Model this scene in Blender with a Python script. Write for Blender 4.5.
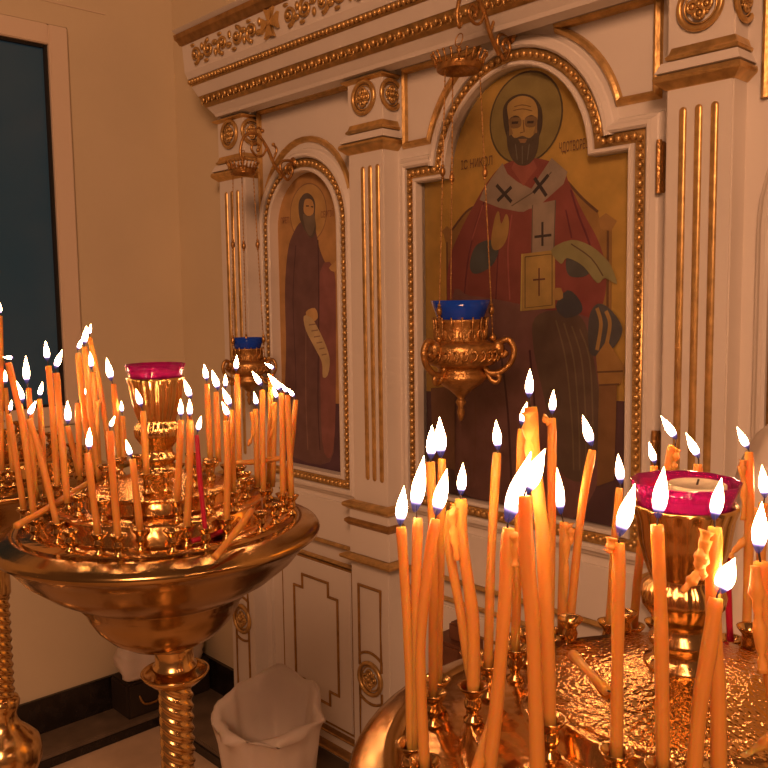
import bpy, bmesh, math, random
from mathutils import Vector, Matrix
random.seed(7)
PI = math.pi
for o in list(bpy.data.objects): bpy.data.objects.remove(o)
SC = bpy.context.scene
COL = SC.collection
# ------------------------------------------------------------------ camera
YAW, PITCH, ROLL, FPX = math.radians(43.536), math.radians(5.5016), math.radians(-.7923), 848.1
CAM = Vector((0, -1.6, 1.57))
FW = Vector((-math.cos(YAW)*math.cos(PITCH), math.sin(YAW)*math.cos(PITCH), -math.sin(PITCH)))
RT = FW.cross(Vector((0, 0, 1))).normalized(); UP = RT.cross(FW)
RT, UP = RT*math.cos(ROLL)+UP*math.sin(ROLL), UP*math.cos(ROLL)-RT*math.sin(ROLL)
cd = bpy.data.cameras.new('camera'); co = bpy.data.objects.new('camera', cd); COL.objects.link(co)
m3 = Matrix((RT, UP, -FW)).transposed()
co.matrix_world = Matrix.Translation(CAM) @ m3.to_4x4()
cd.sensor_width = 36; cd.lens = FPX/768*36; cd.clip_start = .02
SC.camera = co
# ------------------------------------------------------------------ world, light, exposure
W = bpy.data.worlds.new('world'); SC.world = W; W.use_nodes = True
bg = W.node_tree.nodes['Background']
bg.inputs[0].default_value = (.50, .205, .10, 1); bg.inputs[1].default_value = .27
FLAME_L = 76.0
SC.view_settings.view_transform = 'Standard'; SC.view_settings.look = 'None'
SC.view_settings.exposure = 0; SC.view_settings.gamma = 1; SC.view_settings.use_curve_mapping = False
SC.cycles.use_denoising = True
SC.cycles.sample_clamp_indirect = 4
SC.cycles.max_bounces = 8
SC.cycles.caustics_reflective = False; SC.cycles.caustics_refractive = False
def area_lamp(name, loc, target, size, power, colr):
    l = bpy.data.lights.new(name, 'AREA'); l.shape = 'DISK'; l.size = size; l.energy = power; l.color = colr
    o = bpy.data.objects.new(name, l); COL.objects.link(o); o.location = loc
    o.rotation_euler = (Vector(target)-Vector(loc)).to_track_quat('-Z', 'Y').to_euler()
    return o
# added warm fill, unseen, high behind the camera; brightens walls and icon screen
area_lamp('warm_fill_lamp', (1.6, -3.6, 3.4), (-1.4, 0, 1.2), 1.2, 126, (1, .48, .25))
# ------------------------------------------------------------------ pixel helpers (photo measurements -> points of the room)
def ray(u, v): return FW+RT*((u-384)/FPX)+UP*((384-v)/FPX)
def py(u, v, y=0.): d = ray(u, v); return CAM+d*((y-CAM.y)/d.y)
def px(u, v, x): d = ray(u, v); return CAM+d*((x-CAM.x)/d.x)
def pz(u, v, z): d = ray(u, v); return CAM+d*((z-CAM.z)/d.z)
def pd(u, v, dep): return CAM+ray(u, v)*dep
def project(p):
    q = Vector(p)-CAM; w = q.dot(FW); return (384+FPX*q.dot(RT)/w, 384-FPX*q.dot(UP)/w)
def depth(p): return (Vector(p)-CAM).dot(FW)
# ------------------------------------------------------------------ materials
def lin(c): c /= 255.; return c/12.92 if c <= .04045 else ((c+.055)/1.055)**2.4
ILL = (182, 121, 84)
def alb(r, g, b, k=.72): return tuple(min(.92, k*lin(a)/lin(i)) for a, i in zip((r, g, b), ILL))
MATS = {}
def mat(name, colr, rough=.5, metal=0., spec=.4, noise=0., nscale=20., bump=0., bscale=60., **kw):
    m = bpy.data.materials.new(name); m.use_nodes = True; nt = m.node_tree; p = nt.nodes['Principled BSDF']
    p.inputs['Base Color'].default_value = (*colr, 1); p.inputs['Roughness'].default_value = rough
    p.inputs['Metallic'].default_value = metal; p.inputs['Specular IOR Level'].default_value = spec
    for k, v in kw.items(): p.inputs[k.replace('_', ' ')].default_value = v
    tc = nt.nodes.new('ShaderNodeTexCoord')
    if noise:
        n = nt.nodes.new('ShaderNodeTexNoise'); n.inputs['Scale'].default_value = nscale; n.inputs['Detail'].default_value = 4
        nt.links.new(tc.outputs['Object'], n.inputs['Vector'])
        r = nt.nodes.new('ShaderNodeValToRGB')
        r.color_ramp.elements[0].position = .3; r.color_ramp.elements[1].position = .7
        r.color_ramp.elements[0].color = (*[c*(1-noise) for c in colr], 1)
        r.color_ramp.elements[1].color = (*[min(1, c*(1+noise)) for c in colr], 1)
        nt.links.new(n.outputs['Fac'], r.inputs[0]); nt.links.new(r.outputs[0], p.inputs['Base Color'])
    if bump:
        n = nt.nodes.new('ShaderNodeTexNoise'); n.inputs['Scale'].default_value = bscale; n.inputs['Detail'].default_value = 2
        nt.links.new(tc.outputs['Object'], n.inputs['Vector'])
        b = nt.nodes.new('ShaderNodeBump'); b.inputs['Strength'].default_value = bump; b.inputs['Distance'].default_value = .004
        nt.links.new(n.outputs['Fac'], b.inputs['Height']); nt.links.new(b.outputs[0], p.inputs['Normal'])
    MATS[name] = m
    return m
M_WALL = mat('cream_wall_paint', (.64, .55, .385), .7, noise=.04, nscale=3, bump=.05, bscale=90)
M_WHITE = mat('white_gloss_paint', (.74, .69, .63), .42, noise=.03, nscale=5)
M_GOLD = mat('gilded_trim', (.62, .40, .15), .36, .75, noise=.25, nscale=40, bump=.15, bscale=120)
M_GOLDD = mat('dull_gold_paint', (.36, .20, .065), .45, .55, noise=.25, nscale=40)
M_BRASS = mat('polished_brass', (.64, .41, .16), .2, 1., noise=.12, nscale=18, bump=.35, bscale=38)
M_BRASSH = mat('hammered_brass', (.74, .43, .15), .14, 1., noise=.2, nscale=30, bump=.42, bscale=230)
M_BOWL = mat('bowl_brass', (.46, .29, .11), .19, 1., noise=.2, nscale=12, bump=.12, bscale=40)
M_TRAY = mat('tray_brass', (.68, .39, .14), .2, 1., noise=.15, nscale=30, bump=.5, bscale=45)
M_OLD = mat('aged_gilt_metal', (.52, .29, .10), .38, .9, noise=.3, nscale=60, bump=.5, bscale=150)
M_WAX = mat('beeswax', (.60, .275, .058), .5, spec=.35, noise=.04, nscale=30, bump=.05, bscale=70,
            Subsurface_Weight=.9, Subsurface_Scale=.014)
M_WAX.node_tree.nodes['Principled BSDF'].inputs['Subsurface Radius'].default_value = (1, .35, .08)
M_DRIP = mat('wax_drip', (.70, .31, .06), .45, spec=.4, noise=.15, nscale=60, Subsurface_Weight=.3, Subsurface_Scale=.004)
M_RED = mat('crimson_wax', (.42, .006, .035), .45, noise=.1, nscale=40)
M_WICK = mat('charred_wick', (.03, .02, .015), .9)
M_STONE = mat('black_polished_stone', (.016, .013, .012), .25, spec=.5, noise=.4, nscale=30)
M_STONE2 = mat('dark_grey_stone', (.16, .12, .085), .35, noise=.25, nscale=14)
M_TILE = mat('beige_floor_tile', (.62, .47, .33), .35, noise=.12, nscale=9)
M_FRAME = mat('window_frame_white', (.72, .60, .47), .45)
M_SEAL = mat('black_rubber_seal', (.02, .018, .016), .6)
M_LINEN = mat('white_plastic_film', (.72, .63, .55), .45, noise=.04, nscale=8, Subsurface_Weight=.1, Subsurface_Scale=.01)
M_DARKBOX = mat('dark_box', (.03, .022, .018), .5)
M_WOOD = mat('dark_brown_wood', (.12, .045, .022), .4, noise=.3, nscale=20)
M_CREAM = mat('cream_tealight_wax', (.75, .66, .48), .5)
def glassy(name, colr, rough=.06, trans=.75):
    m = mat(name, colr, rough, spec=.6)
    p = m.node_tree.nodes['Principled BSDF']; p.inputs['Transmission Weight'].default_value = trans; p.inputs['IOR'].default_value = 1.35
    return m
M_RUBY = glassy('ruby_glass', (.80, .02, .33), .05, .7)
M_BLUE = glassy('cobalt_glass', (.012, .09, .80), .08, .35)
def night_glass():
    m = bpy.data.materials.new('night_window_glass'); m.use_nodes = True; nt = m.node_tree; p = nt.nodes['Principled BSDF']
    n = nt.nodes.new('ShaderNodeTexNoise'); n.inputs['Scale'].default_value = 2.2; n.inputs['Detail'].default_value = 3
    tc = nt.nodes.new('ShaderNodeTexCoord'); nt.links.new(tc.outputs['Object'], n.inputs['Vector'])
    r = nt.nodes.new('ShaderNodeValToRGB'); r.color_ramp.elements[0].color = (.022, .046, .052, 1); r.color_ramp.elements[1].color = (.04, .06, .058, 1)
    r.color_ramp.elements[0].position = .35; r.color_ramp.elements[1].position = .7
    nt.links.new(n.outputs['Fac'], r.inputs[0]); nt.links.new(r.outputs[0], p.inputs['Base Color'])
    p.inputs['Roughness'].default_value = .12; p.inputs['Specular IOR Level'].default_value = .25
    p.inputs['Emission Color'].default_value = (.35, .75, 1, 1); p.inputs['Emission Strength'].default_value = .018   # faint blue glow added to the pane to lift its dark teal tone
    return m
M_NIGHT = night_glass()
def clear_glass():
    m = bpy.data.materials.new('icon_case_glass'); m.use_nodes = True; nt = m.node_tree
    nt.nodes.remove(nt.nodes['Principled BSDF']); out = nt.nodes['Material Output']
    t = nt.nodes.new('ShaderNodeBsdfTransparent'); g = nt.nodes.new('ShaderNodeBsdfGlossy'); g.inputs['Roughness'].default_value = .22
    f = nt.nodes.new('ShaderNodeFresnel'); f.inputs['IOR'].default_value = 1.45
    x = nt.nodes.new('ShaderNodeMixShader')
    nt.links.new(f.outputs[0], x.inputs[0]); nt.links.new(t.outputs[0], x.inputs[1]); nt.links.new(g.outputs[0], x.inputs[2]); nt.links.new(x.outputs[0], out.inputs[0])
    return m
M_PANE = clear_glass()
def flame_mat():
    m = bpy.data.materials.new('candle_flame'); m.use_nodes = True; nt = m.node_tree
    nt.nodes.remove(nt.nodes['Principled BSDF']); out = nt.nodes['Material Output']
    a = nt.nodes.new('ShaderNodeAttribute'); a.attribute_name = 'flame_t'
    r = nt.nodes.new('ShaderNodeValToRGB'); cr = r.color_ramp
    cr.elements[0].position = 0; cr.elements[0].color = (.05, .045, .22, 1)
    cr.elements[1].position = 1; cr.elements[1].color = (1, .46, .18, 1)
    for pos, c in ((.14, (.17, .12, .36, 1)), (.24, (.75, .48, .50, 1)), (.36, (1, .55, .28, 1)), (.5, (1, .50, .22, 1))):
        e = cr.elements.new(pos); e.color = c
    s = nt.nodes.new('ShaderNodeValToRGB'); sr = s.color_ramp
    sr.interpolation = 'EASE'; sr.elements[0].position = .12; sr.elements[0].color = (.008, .008, .008, 1)
    sr.elements[1].position = .5; sr.elements[1].color = (1, 1, 1, 1)
    mu = nt.nodes.new('ShaderNodeMath'); mu.operation = 'MULTIPLY'; mu.inputs[1].default_value = FLAME_L
    e = nt.nodes.new('ShaderNodeEmission'); t = nt.nodes.new('ShaderNodeBsdfTransparent'); x = nt.nodes.new('ShaderNodeMixShader')
    al = nt.nodes.new('ShaderNodeValToRGB'); al.color_ramp.elements[0].position = 0; al.color_ramp.elements[0].color = (.35, .35, .35, 1)
    al.color_ramp.elements[1].position = .28; al.color_ramp.elements[1].color = (1, 1, 1, 1)
    L = nt.links.new
    L(a.outputs['Fac'], r.inputs[0]); L(a.outputs['Fac'], s.inputs[0]); L(a.outputs['Fac'], al.inputs[0])
    L(s.outputs[0], mu.inputs[0]); L(mu.outputs[0], e.inputs[1]); L(r.outputs[0], e.inputs[0])
    L(al.outputs[0], x.inputs[0]); L(t.outputs[0], x.inputs[1]); L(e.outputs[0], x.inputs[2]); L(x.outputs[0], out.inputs[0])
    return m
M_FLAME = flame_mat()
# ------------------------------------------------------------------ objects
def link(name, bm, m, parent=None, loc=None, smooth=False):
    me = bpy.data.meshes.new(name); bm.normal_update(); bm.to_mesh(me); bm.free()
    if smooth:
        for p in me.polygons: p.use_smooth = True
    for k in (m if isinstance(m, (list, tuple)) else [m]): me.materials.append(k)
    o = bpy.data.objects.new(name, me); COL.objects.link(o)
    if parent: o.parent = parent
    if loc is not None: o.location = loc
    return o
def empty(name, loc=(0, 0, 0), rz=0):
    o = bpy.data.objects.new(name, None); COL.objects.link(o); o.location = loc; o.rotation_euler = (0, 0, rz); o.empty_display_size = .05
    return o
def tag(o, label, cat, group=None):
    o['label'] = label; o['category'] = cat
    if group: o['group'] = group
    return o
def struct(o): o['kind'] = 'structure'; return o
def box(bm, x0, x1, y0, y1, z0, z1, bev=0):
    r = bmesh.ops.create_cube(bm, size=1)
    for v in r['verts']:
        v.co = Vector(((x0+x1)/2+v.co.x*(x1-x0), (y0+y1)/2+v.co.y*(y1-y0), (z0+z1)/2+v.co.z*(z1-z0)))
    if bev: bmesh.ops.bevel(bm, geom=list({e for v in r['verts'] for e in v.link_edges}), offset=bev, segments=2, affect='EDGES')
    return r
def ball(bm, c, r, seg=8, rings=5, scale=(1, 1, 1)):
    q = bmesh.ops.create_uvsphere(bm, u_segments=seg, v_segments=rings, radius=1)
    for v in q['verts']: v.co = Vector((c[0]+v.co.x*r*scale[0], c[1]+v.co.y*r*scale[1], c[2]+v.co.z*r*scale[2]))
    return q
def lathe(bm, prof, seg=48, c=(0, 0, 0), fn=None):
    rings = []
    for i, (r, z) in enumerate(prof):
        ring = []
        for k in range(seg):
            a = 2*PI*k/seg; rr = r*(fn(a, z, i) if fn else 1)
            ring.append(bm.verts.new((c[0]+rr*math.cos(a), c[1]+rr*math.sin(a), c[2]+z)))
        rings.append(ring)
    for a, b in zip(rings, rings[1:]):
        for k in range(seg): bm.faces.new((a[k], a[(k+1) % seg], b[(k+1) % seg], b[k]))
    for ring, (r, z), rev in ((rings[0], prof[0], True), (rings[-1], prof[-1], False)):
        if r > 1e-4: bm.faces.new(ring[::-1] if rev else ring)
    return rings
def tube(bm, pts, rad, seg=8, closed=False, cap=True):
    pts = [Vector(p) for p in pts]; n = len(pts); rings = []; prev = None
    for i, p in enumerate(pts):
        if closed: t = pts[(i+1) % n]-pts[i-1]
        else: t = pts[min(i+1, n-1)]-pts[max(i-1, 0)]
        t.normalize()
        if prev is None:
            a = Vector((0, 0, 1)) if abs(t.z) < .9 else Vector((1, 0, 0)); nx = t.cross(a).normalized()
        else: nx = (prev-t*prev.dot(t)).normalized()
        prev = nx; ny = t.cross(nx); r = rad(i/(n-1)) if callable(rad) else rad
        rings.append([bm.verts.new(p+nx*(r*math.cos(2*PI*k/seg))+ny*(r*math.sin(2*PI*k/seg))) for k in range(seg)])
    for i in range(n if closed else n-1):
        a, b = rings[i], rings[(i+1) % n]
        for k in range(seg): bm.faces.new((a[k], a[(k+1) % seg], b[(k+1) % seg], b[k]))
    if cap and not closed: bm.faces.new(rings[0][::-1]); bm.faces.new(rings[-1])
    return rings
def smooth_path(pts, n=6):
    pts = [Vector(p) for p in pts]
    if len(pts) < 3: return [pts[0].lerp(pts[1], i/n) for i in range(n+1)]
    out = []
    for i in range(len(pts)-1):
        p0 = pts[max(i-1, 0)]; p1 = pts[i]; p2 = pts[i+1]; p3 = pts[min(i+2, len(pts)-1)]
        for k in range(n):
            t = k/n; out.append(.5*((2*p1)+(p2-p0)*t+(2*p0-5*p1+4*p2-p3)*t*t+(3*p1-p0-3*p2+p3)*t**3))
    return out+[pts[-1]]
def offset_path(path, n, closed):
    """path of (x,z), right-hand offset n with mitres"""
    P = [Vector(p) for p in path]; N = len(P); out = []
    for i in range(N):
        d1 = (P[i]-P[i-1]) if (closed or i > 0) else None
        d2 = (P[(i+1) % N]-P[i]) if (closed or i < N-1) else None
        ns = []
        for d in (d1, d2):
            if d is not None and d.length > 1e-9: d = d.normalized(); ns.append(Vector((d.y, -d.x)))
        if len(ns) == 2:
            b = ns[0]+ns[1]
            if b.length < 1e-6: off = ns[0]
            else: b.normalize(); off = b/max(.35, b.dot(ns[0]))
        else: off = ns[0]
        out.append(P[i]+off*n)
    return out
def sweep(bm, path, prof, closed=True, mi=0):
    """profile [(n, y)] swept along a path in the x-z plane"""
    rows = [[bm.verts.new((q.x, y, q.y)) for q in offset_path(path, n, closed)] for n, y in prof]
    N = len(path)
    for a, b in zip(rows, rows[1:]):
        for i in range(N if closed else N-1):
            f = bm.faces.new((a[i], b[i], b[(i+1) % N], a[(i+1) % N])); f.material_index = mi
    if not closed:
        for i in (0, N-1):
            if len(prof) > 2: bm.faces.new([r[i] for r in rows])
    return rows
def resample(path, step, closed):
    P = [Vector(p) for p in path]; P = P+[P[0]] if closed else P
    L = [0]
    for a, b in zip(P, P[1:]): L.append(L[-1]+(b-a).length)
    n = max(1, round(L[-1]/step)); out = []; j = 0
    for i in range(n):
        s = L[-1]*(i+.5)/n
        while L[j+1] < s: j += 1
        out.append(P[j].lerp(P[j+1], (s-L[j])/(L[j+1]-L[j])))
    return out
def beads_along(bm, path, step, r, y, closed=True, sq=1.):
    for q in resample(path, step, closed): ball(bm, (q.x, y, q.y), r, 8, 5, (1, 1, sq))

# ================================================================== the setting
XL = -2.739; FLZ = .129
bm = bmesh.new(); box(bm, XL-.2, 2.2, -4.2, .3, FLZ-.08, FLZ)
fl = struct(link('floor', bm, M_TILE))
bm = bmesh.new()
box(bm, XL-.15, XL, -3.2, -.385, 0, 3.6)        # beside the window (towards the corner the wall is one slab)
bmesh.ops.delete(bm, geom=list(bm.verts), context='VERTS')
WY0, WY1, WZ0, WZ1 = -1.55, -.382, 1.18, 2.462    # window opening
box(bm, XL-.15, XL, WY1, .15, 0, 3.6); box(bm, XL-.15, XL, -3.2, WY0, 0, 3.6)
box(bm, XL-.15, XL, WY0, WY1, 0, WZ0); box(bm, XL-.15, XL, WY0, WY1, WZ1, 3.6)
struct(link('wall_left', bm, M_WALL))
bm = bmesh.new(); box(bm, XL, 2.2, .075, .2, 0, 3.6)
struct(link('wall_back', bm, M_WALL))
bm = bmesh.new(); box(bm, XL, -2.40, .0, .075, 0, 3.6); struct(link('wall_side', bm, M_WALL))
# window
wn = empty('window_1', (XL, -.95, WZ0)); wn['kind'] = 'structure'
def child(name, bm, m, parent, smooth=False):
    """geometry is given in room coordinates; parent has only a location / z rotation"""
    pl = Matrix.Translation(parent.location) @ parent.rotation_euler.to_matrix().to_4x4()
    p = parent.parent
    while p: pl = Matrix.Translation(p.location) @ p.rotation_euler.to_matrix().to_4x4() @ pl; p = p.parent
    inv = pl.inverted()
    for v in bm.verts: v.co = inv @ v.co
    return link(name, bm, m, parent, smooth=smooth)
def ring_frame(bm, x0, x1, ya, yb, za, zb, w):
    box(bm, x0, x1, ya, ya+w, za, zb, .003); box(bm, x0, x1, yb-w, yb, za, zb, .003)
    box(bm, x0, x1, ya+w, yb-w, za, za+w, .003); box(bm, x0, x1, ya+w, yb-w, zb-w, zb, .003)
bm = bmesh.new(); ring_frame(bm, XL-.06, XL+.012, WY0+.004, WY1-.004, WZ0+.004, WZ1-.004, .062); child('window_frame', bm, M_FRAME, wn)
bm = bmesh.new(); ring_frame(bm, XL-.05, XL-.002, WY0+.062, WY1-.062, WZ0+.062, WZ1-.062, .012); child('rubber_seal', bm, M_SEAL, wn)
bm = bmesh.new(); box(bm, XL-.035, XL-.02, WY0+.07, WY1-.07, WZ0+.07, WZ1-.07); child('glass_pane', bm, M_NIGHT, wn)
bm = bmesh.new(); box(bm, XL, XL+.003, -1.8, -.25, 2.53, 2.533); struct(link('trim_1', bm, M_FRAME))
# stone plinth and baseboards
PT = .169
bm = bmesh.new(); box(bm, XL, -2.58, -3.2, -.24, 0, PT, .004); box(bm, XL, 2.2, -.24, 0.075, 0, PT, .004)
struct(link('trim_2', bm, M_STONE2))
bm = bmesh.new(); box(bm, -2.58, -2.572, -3.2, -.248, 0, PT-.012); box(bm, -2.58, 2.2, -.248, -.24, 0, PT-.012)
struct(link('trim_3', bm, M_STONE))
bm = bmesh.new(); box(bm, XL, XL+.012, -3.2, .0, PT, .287); struct(link('baseboard_left', bm, M_STONE))
bm = bmesh.new(); box(bm, XL+.012, -2.38, -.012, 0, PT, .283); struct(link('baseboard_back', bm, M_STONE))

# ================================================================== iconostasis
IC = tag(empty('iconostasis', (-1.2, 0, PT)), 'white painted icon screen with gilded mouldings and fluted pilasters', 'icon screen')
FY = -.055         # front of the pilasters
XR = .9
# opening outlines, counter-clockwise seen from the front
def arch_path(x0, x1, z0, zs, cx, rx, rz, xa0, xa1, n=24):
    """bottom, right side, (shoulder), arch, (shoulder), left side"""
    p = [(x0, z0), (x1, z0), (x1, zs)]
    arc = [(cx+rx*math.cos(a), zs+rz*math.sin(a)) for a in [PI*i/n for i in range(n+1)]]
    if x1-xa1 < .004: p = p[:2]
    p += arc
    if xa0-x0 > .004: p.append((x0, zs))
    return p
MX0, MX1, MZ0, MZS = -1.535, -.932, 1.074, 1.873
MA0, MA1, MAT = -1.439, -1.027, 2.097
main_path = arch_path(MX0, MX1, MZ0, MZS, (MA0+MA1)/2, (MA1-MA0)/2, MAT-MZS, MA0, MA1)
SX0, SX1, SZ0, SZS, SAT = -2.168, -1.850, 1.070, 1.80, 1.957
side_path = arch_path(SX0, SX1, SZ0, SZS, (SX0+SX1)/2, (SX1-SX0)/2, SAT-SZS, SX0, SX1)
TX0, TX1 = -.605, .10
third_path = arch_path(TX0, TX1, SZ0, 1.70, (TX0+TX1)/2, (TX1-TX0)/2, .30, TX0, TX1)

def board(bm, x0, x1, z0, z1, path, y0, y1):
    """flat front with an opening following path (bottom-left first, counter-clockwise), plus the reveal"""
    def q(*p): bm.faces.new([bm.verts.new((a, y0, b)) for a, b in p])
    path = [path[0]]+path[1:]; a0, a1, zb = path[0][0], path[1][0], path[0][1]
    q((x0, z0), (x1, z0), (x1, zb), (x0, zb)); q((x0, zb), (a0, zb), (a0, z1), (x0, z1)); q((a1, zb), (x1, zb), (x1, z1), (a1, z1))
    up = path[2:] if abs(path[2][0]-a1) < 1e-5 else path[1:]
    if path[-1][0] > a0+1e-6: up = up+[(a0, path[-1][1])]
    for a, b in zip(up, up[1:]):
        if abs(a[0]-b[0]) > 1e-6: q((b[0], b[1]), (a[0], a[1]), (a[0], z1), (b[0], z1))
    n = len(path)
    for i in range(n):
        (xa, za), (xb, zb2) = path[i], path[(i+1) % n]
        bm.faces.new([bm.verts.new(c) for c in ((xa, y0, za), (xb, y0, zb2), (xb, y1, zb2), (xa, y1, za))])
bm = bmesh.new()
OP = lambda p: [tuple(q) for q in offset_path(p, .0045, True)]
board(bm, -2.245, -1.75, .86, 2.18, OP(side_path), 0, .06); board(bm, -1.63, -.82, .86, 2.18, OP(main_path), 0, .06)
board(bm, -.71, .3, .86, 2.18, OP(third_path), 0, .06)
box(bm, -2.395, -2.24, 0, .06, PT, 2.18); box(bm, -1.75, -1.63, 0, .06, PT, 2.18); box(bm, -.82, -.71, 0, .06, PT, 2.18)
box(bm, -2.24, .3, .012, .06, PT, .86)
child('back_panel', bm, M_WHITE, IC)

# ---- cornice: profile (outward, z) with a mitred return at the left end
def cornice(bm, prof, x0=-2.365, y0=-.074, xr=.3):
    rows = []
    for e, z in prof: rows.append([bm.verts.new(c) for c in ((x0-e, .07, z), (x0-e, y0-e, z), (xr, y0-e, z))])
    for a, b in zip(rows, rows[1:]):
        for i in (0, 1): bm.faces.new((a[i], a[i+1], b[i+1], b[i]))
def cpath(e): return [Vector((-2.365-e, .06, 0)), Vector((-2.365-e, -.074-e, 0)), Vector((.3, -.074-e, 0))]
bm = bmesh.new(); cornice(bm, [(-.04, 2.16), (0, 2.163), (.004, 2.172), (.022, 2.196)]); cornice(bm, [(.038, 2.227), (.052, 2.256), (.054, 2.262)])
cornice(bm, [(.06, 2.28), (.067, 2.30), (.071, 2.384), (.0, 2.385)])
cornice(bm, [(.08, 2.416), (.094, 2.43), (.0, 2.44)])
cor = child('cornice', bm, M_WHITE, IC)
bm = bmesh.new(); cornice(bm, [(.066, 2.380), (.077, 2.384), (.082, 2.395), (.088, 2.402), (.090, 2.416), (.07, 2.4165)])
child('crown_moulding', bm, M_GOLDD, cor)
def along(path, step, x_from=None):
    out = []
    for a, b in zip(path, path[1:]):
        L = (b-a).length; n = max(1, int(L/step))
        for i in range(n): out.append((a.lerp(b, (i+.5)/n), (b-a).normalized()))
    return out
bm = bmesh.new(); cornice(bm, [(.050, 2.258), (.054, 2.258), (.060, 2.283), (.05, 2.284)])
for p, d in along(cpath(.0595), .0165): ball(bm, (p.x, p.y, 2.2705), .0078, 8, 5)
child('bead_strip', bm, M_GOLD, cor, True)
bm = bmesh.new(); cornice(bm, [(.018, 2.193), (.022, 2.193), (.038, 2.229), (.03, 2.231)])
for p, d in along(cpath(.031), .030):
    if p.x > -.4 or p.y > -.07: continue
    n = Vector((d.y, -d.x, 0)); u = Vector((0, 0, 1))*.9+n*.42
    pts = [p+d*(.012*math.cos(a))+u*(.0155*math.sin(a)) for a in [PI*k/6+PI for k in range(7)]]
    pts = [Vector((q.x, q.y, q.z+2.217)) for q in pts]
    tube(bm, pts, .0026, 5)
    c = p+u*.002+n*.001; ball(bm, (c.x, c.y, c.z+2.212), .0062, 6, 5, (1, 1, 1.5))
    c = p+d*.015; ball(bm, (c.x, c.y, c.z+2.207), .003, 5, 4, (1, 1, 2.6))
child('egg_and_dart_strip', bm, M_GOLD, cor, True)
# scroll ornament of the frieze
def spiral(c, r, turns, a0, sgn, ey, n=22):
    return [Vector((c[0]+sgn*(r*(1-.85*t))*math.cos(a0+turns*2*PI*t), ey, c[1]+(r*(1-.85*t))*math.sin(a0+turns*2*PI*t))) for t in [i/n for i in range(n+1)]]
FRY = -.074-.072
def frieze_scroll(x0, x1):
    bm = bmesh.new(); x = x0; k = 0; mid = (x0+x1)/2; z = 2.342
    n = max(2, round((x1-x0)/.075)); st = (x1-x0)/n
    for i in range(n):
        x = x0+st*(i+.5); up = 1 if i % 2 else -1
        tube(bm, spiral((x, z+.002*up), .027, 1.4, PI/2*up, 1 if x < mid else -1, FRY), lambda t: .0062*(1-.5*t), 6)
        ball(bm, (x, FRY-.003, z), .0085, 8, 6)
        ball(bm, (x+st*.45, FRY, z+.012*up), .011, 8, 6, (1.3, .6, .8)); ball(bm, (x+st*.5, FRY, z-.016*up), .009, 8, 6, (.8, .6, 1.3))
        ball(bm, (x-st*.2, FRY, z-.03*up), .008, 8, 5, (1.5, .6, .7))
    return bm
cr1 = py(270, 25, FRY)
child('scroll_ornament', frieze_scroll(-2.395, cr1.x-.05), M_GOLD, cor, True)
child('scroll_ornament', frieze_scroll(cr1.x+.05, cr1.x+.62), M_GOLD, cor, True)
bm = bmesh.new()
for a in range(4):
    t = a*PI/2; dx, dz = math.cos(t), math.sin(t); c = (cr1.x, FRY, 2.342)
    v = [bm.verts.new((c[0]+dx*r+(-dz)*w, y, c[2]+dz*r+dx*w)) for y in (FRY+.004, FRY-.007) for r, w in ((.006, -.005), (.04, -.022), (.034, 0), (.04, .022), (.006, .005))]
    bm.faces.new(v[5:]); 
    for i in range(5): j = (i+1) % 5; bm.faces.new((v[i], v[j], v[5+j], v[5+i]))
ball(bm, (c[0], FRY-.004, c[2]), .009)
child('cross_ornament', bm, M_GOLD, cor)

# ---- pilasters
def medallion(bm, c, r, ax):
    """gilded ring with a four-petal rosette; ax 'y' faces the visitor, 'x' faces right"""
    e1 = Vector((1, 0, 0)) if ax == 'y' else Vector((0, 1, 0)); nrm = Vector((0, -1, 0)) if ax == 'y' else Vector((1, 0, 0)); e3 = Vector((0, 0, 1)); c = Vector(c)
    P = lambda a, b, h: c+e1*a+e3*b+nrm*h
    tube(bm, [P(r*.86*math.cos(a), r*.86*math.sin(a), .004) for a in [2*PI*i/32 for i in range(32)]], r*.13, 7, True)
    tube(bm, [P(r*.66*math.cos(a), r*.66*math.sin(a), .002) for a in [2*PI*i/28 for i in range(28)]], r*.05, 5, True)
    for k in range(4):
        a = PI/2*k+PI/4*0
        pts = [P(r*.30*math.cos(a)+r*.2*math.cos(a+2*PI*i/12), r*.30*math.sin(a)+r*.2*math.sin(a+2*PI*i/12), .006) for i in range(12)]
        tube(bm, pts, r*.075, 6, True); q = P(r*.3*math.cos(a), r*.3*math.sin(a), .005); ball(bm, q, r*.12, 7, 5)
    ball(bm, P(0, 0, .010), r*.13)
    for k in range(4):
        a = PI/2*k+PI/4; ball(bm, P(r*.4*math.cos(a), r*.4*math.sin(a), .003), r*.09, 6, 4)
def capsule(bm, x, z0, z1, r, y):
    """half-round gilded flute standing on the pilaster face"""
    n = 6; rows = []
    zs = [(z0+r*(1-math.cos(a)), math.sin(a)) for a in [PI/2*i/4 for i in range(5)]]+[(z1-r*(1-math.cos(a)), math.sin(a)) for a in [PI/2*(4-i)/4 for i in range(5)]]
    for z, s in zs: rows.append([bm.verts.new((x+r*max(s, .02)*math.cos(PI*k/n), y-.6*r*max(s, .02)*math.sin(PI*k/n), z)) for k in range(n+1)])
    for a, b in zip(rows, rows[1:]):
        for k in range(n): bm.faces.new((a[k], a[k+1], b[k+1], b[k]))
def ledge(bm, x0, x1, yf, z0, z1, prof):
    """moulding around three sides of a block: prof (outward, z fraction)"""
    rows = []
    for e, t in prof:
        z = z0+(z1-z0)*t; rows.append([bm.verts.new(c) for c in ((x0-e, .02, z), (x0-e, yf-e, z), (x1+e, yf-e, z), (x1+e, .02, z))])
    for a, b in zip(rows, rows[1:]):
        for i in range(3): bm.faces.new((a[i], a[i+1], b[i+1], b[i]))
    bm.faces.new(rows[0]); bm.faces.new(rows[-1])
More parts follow.
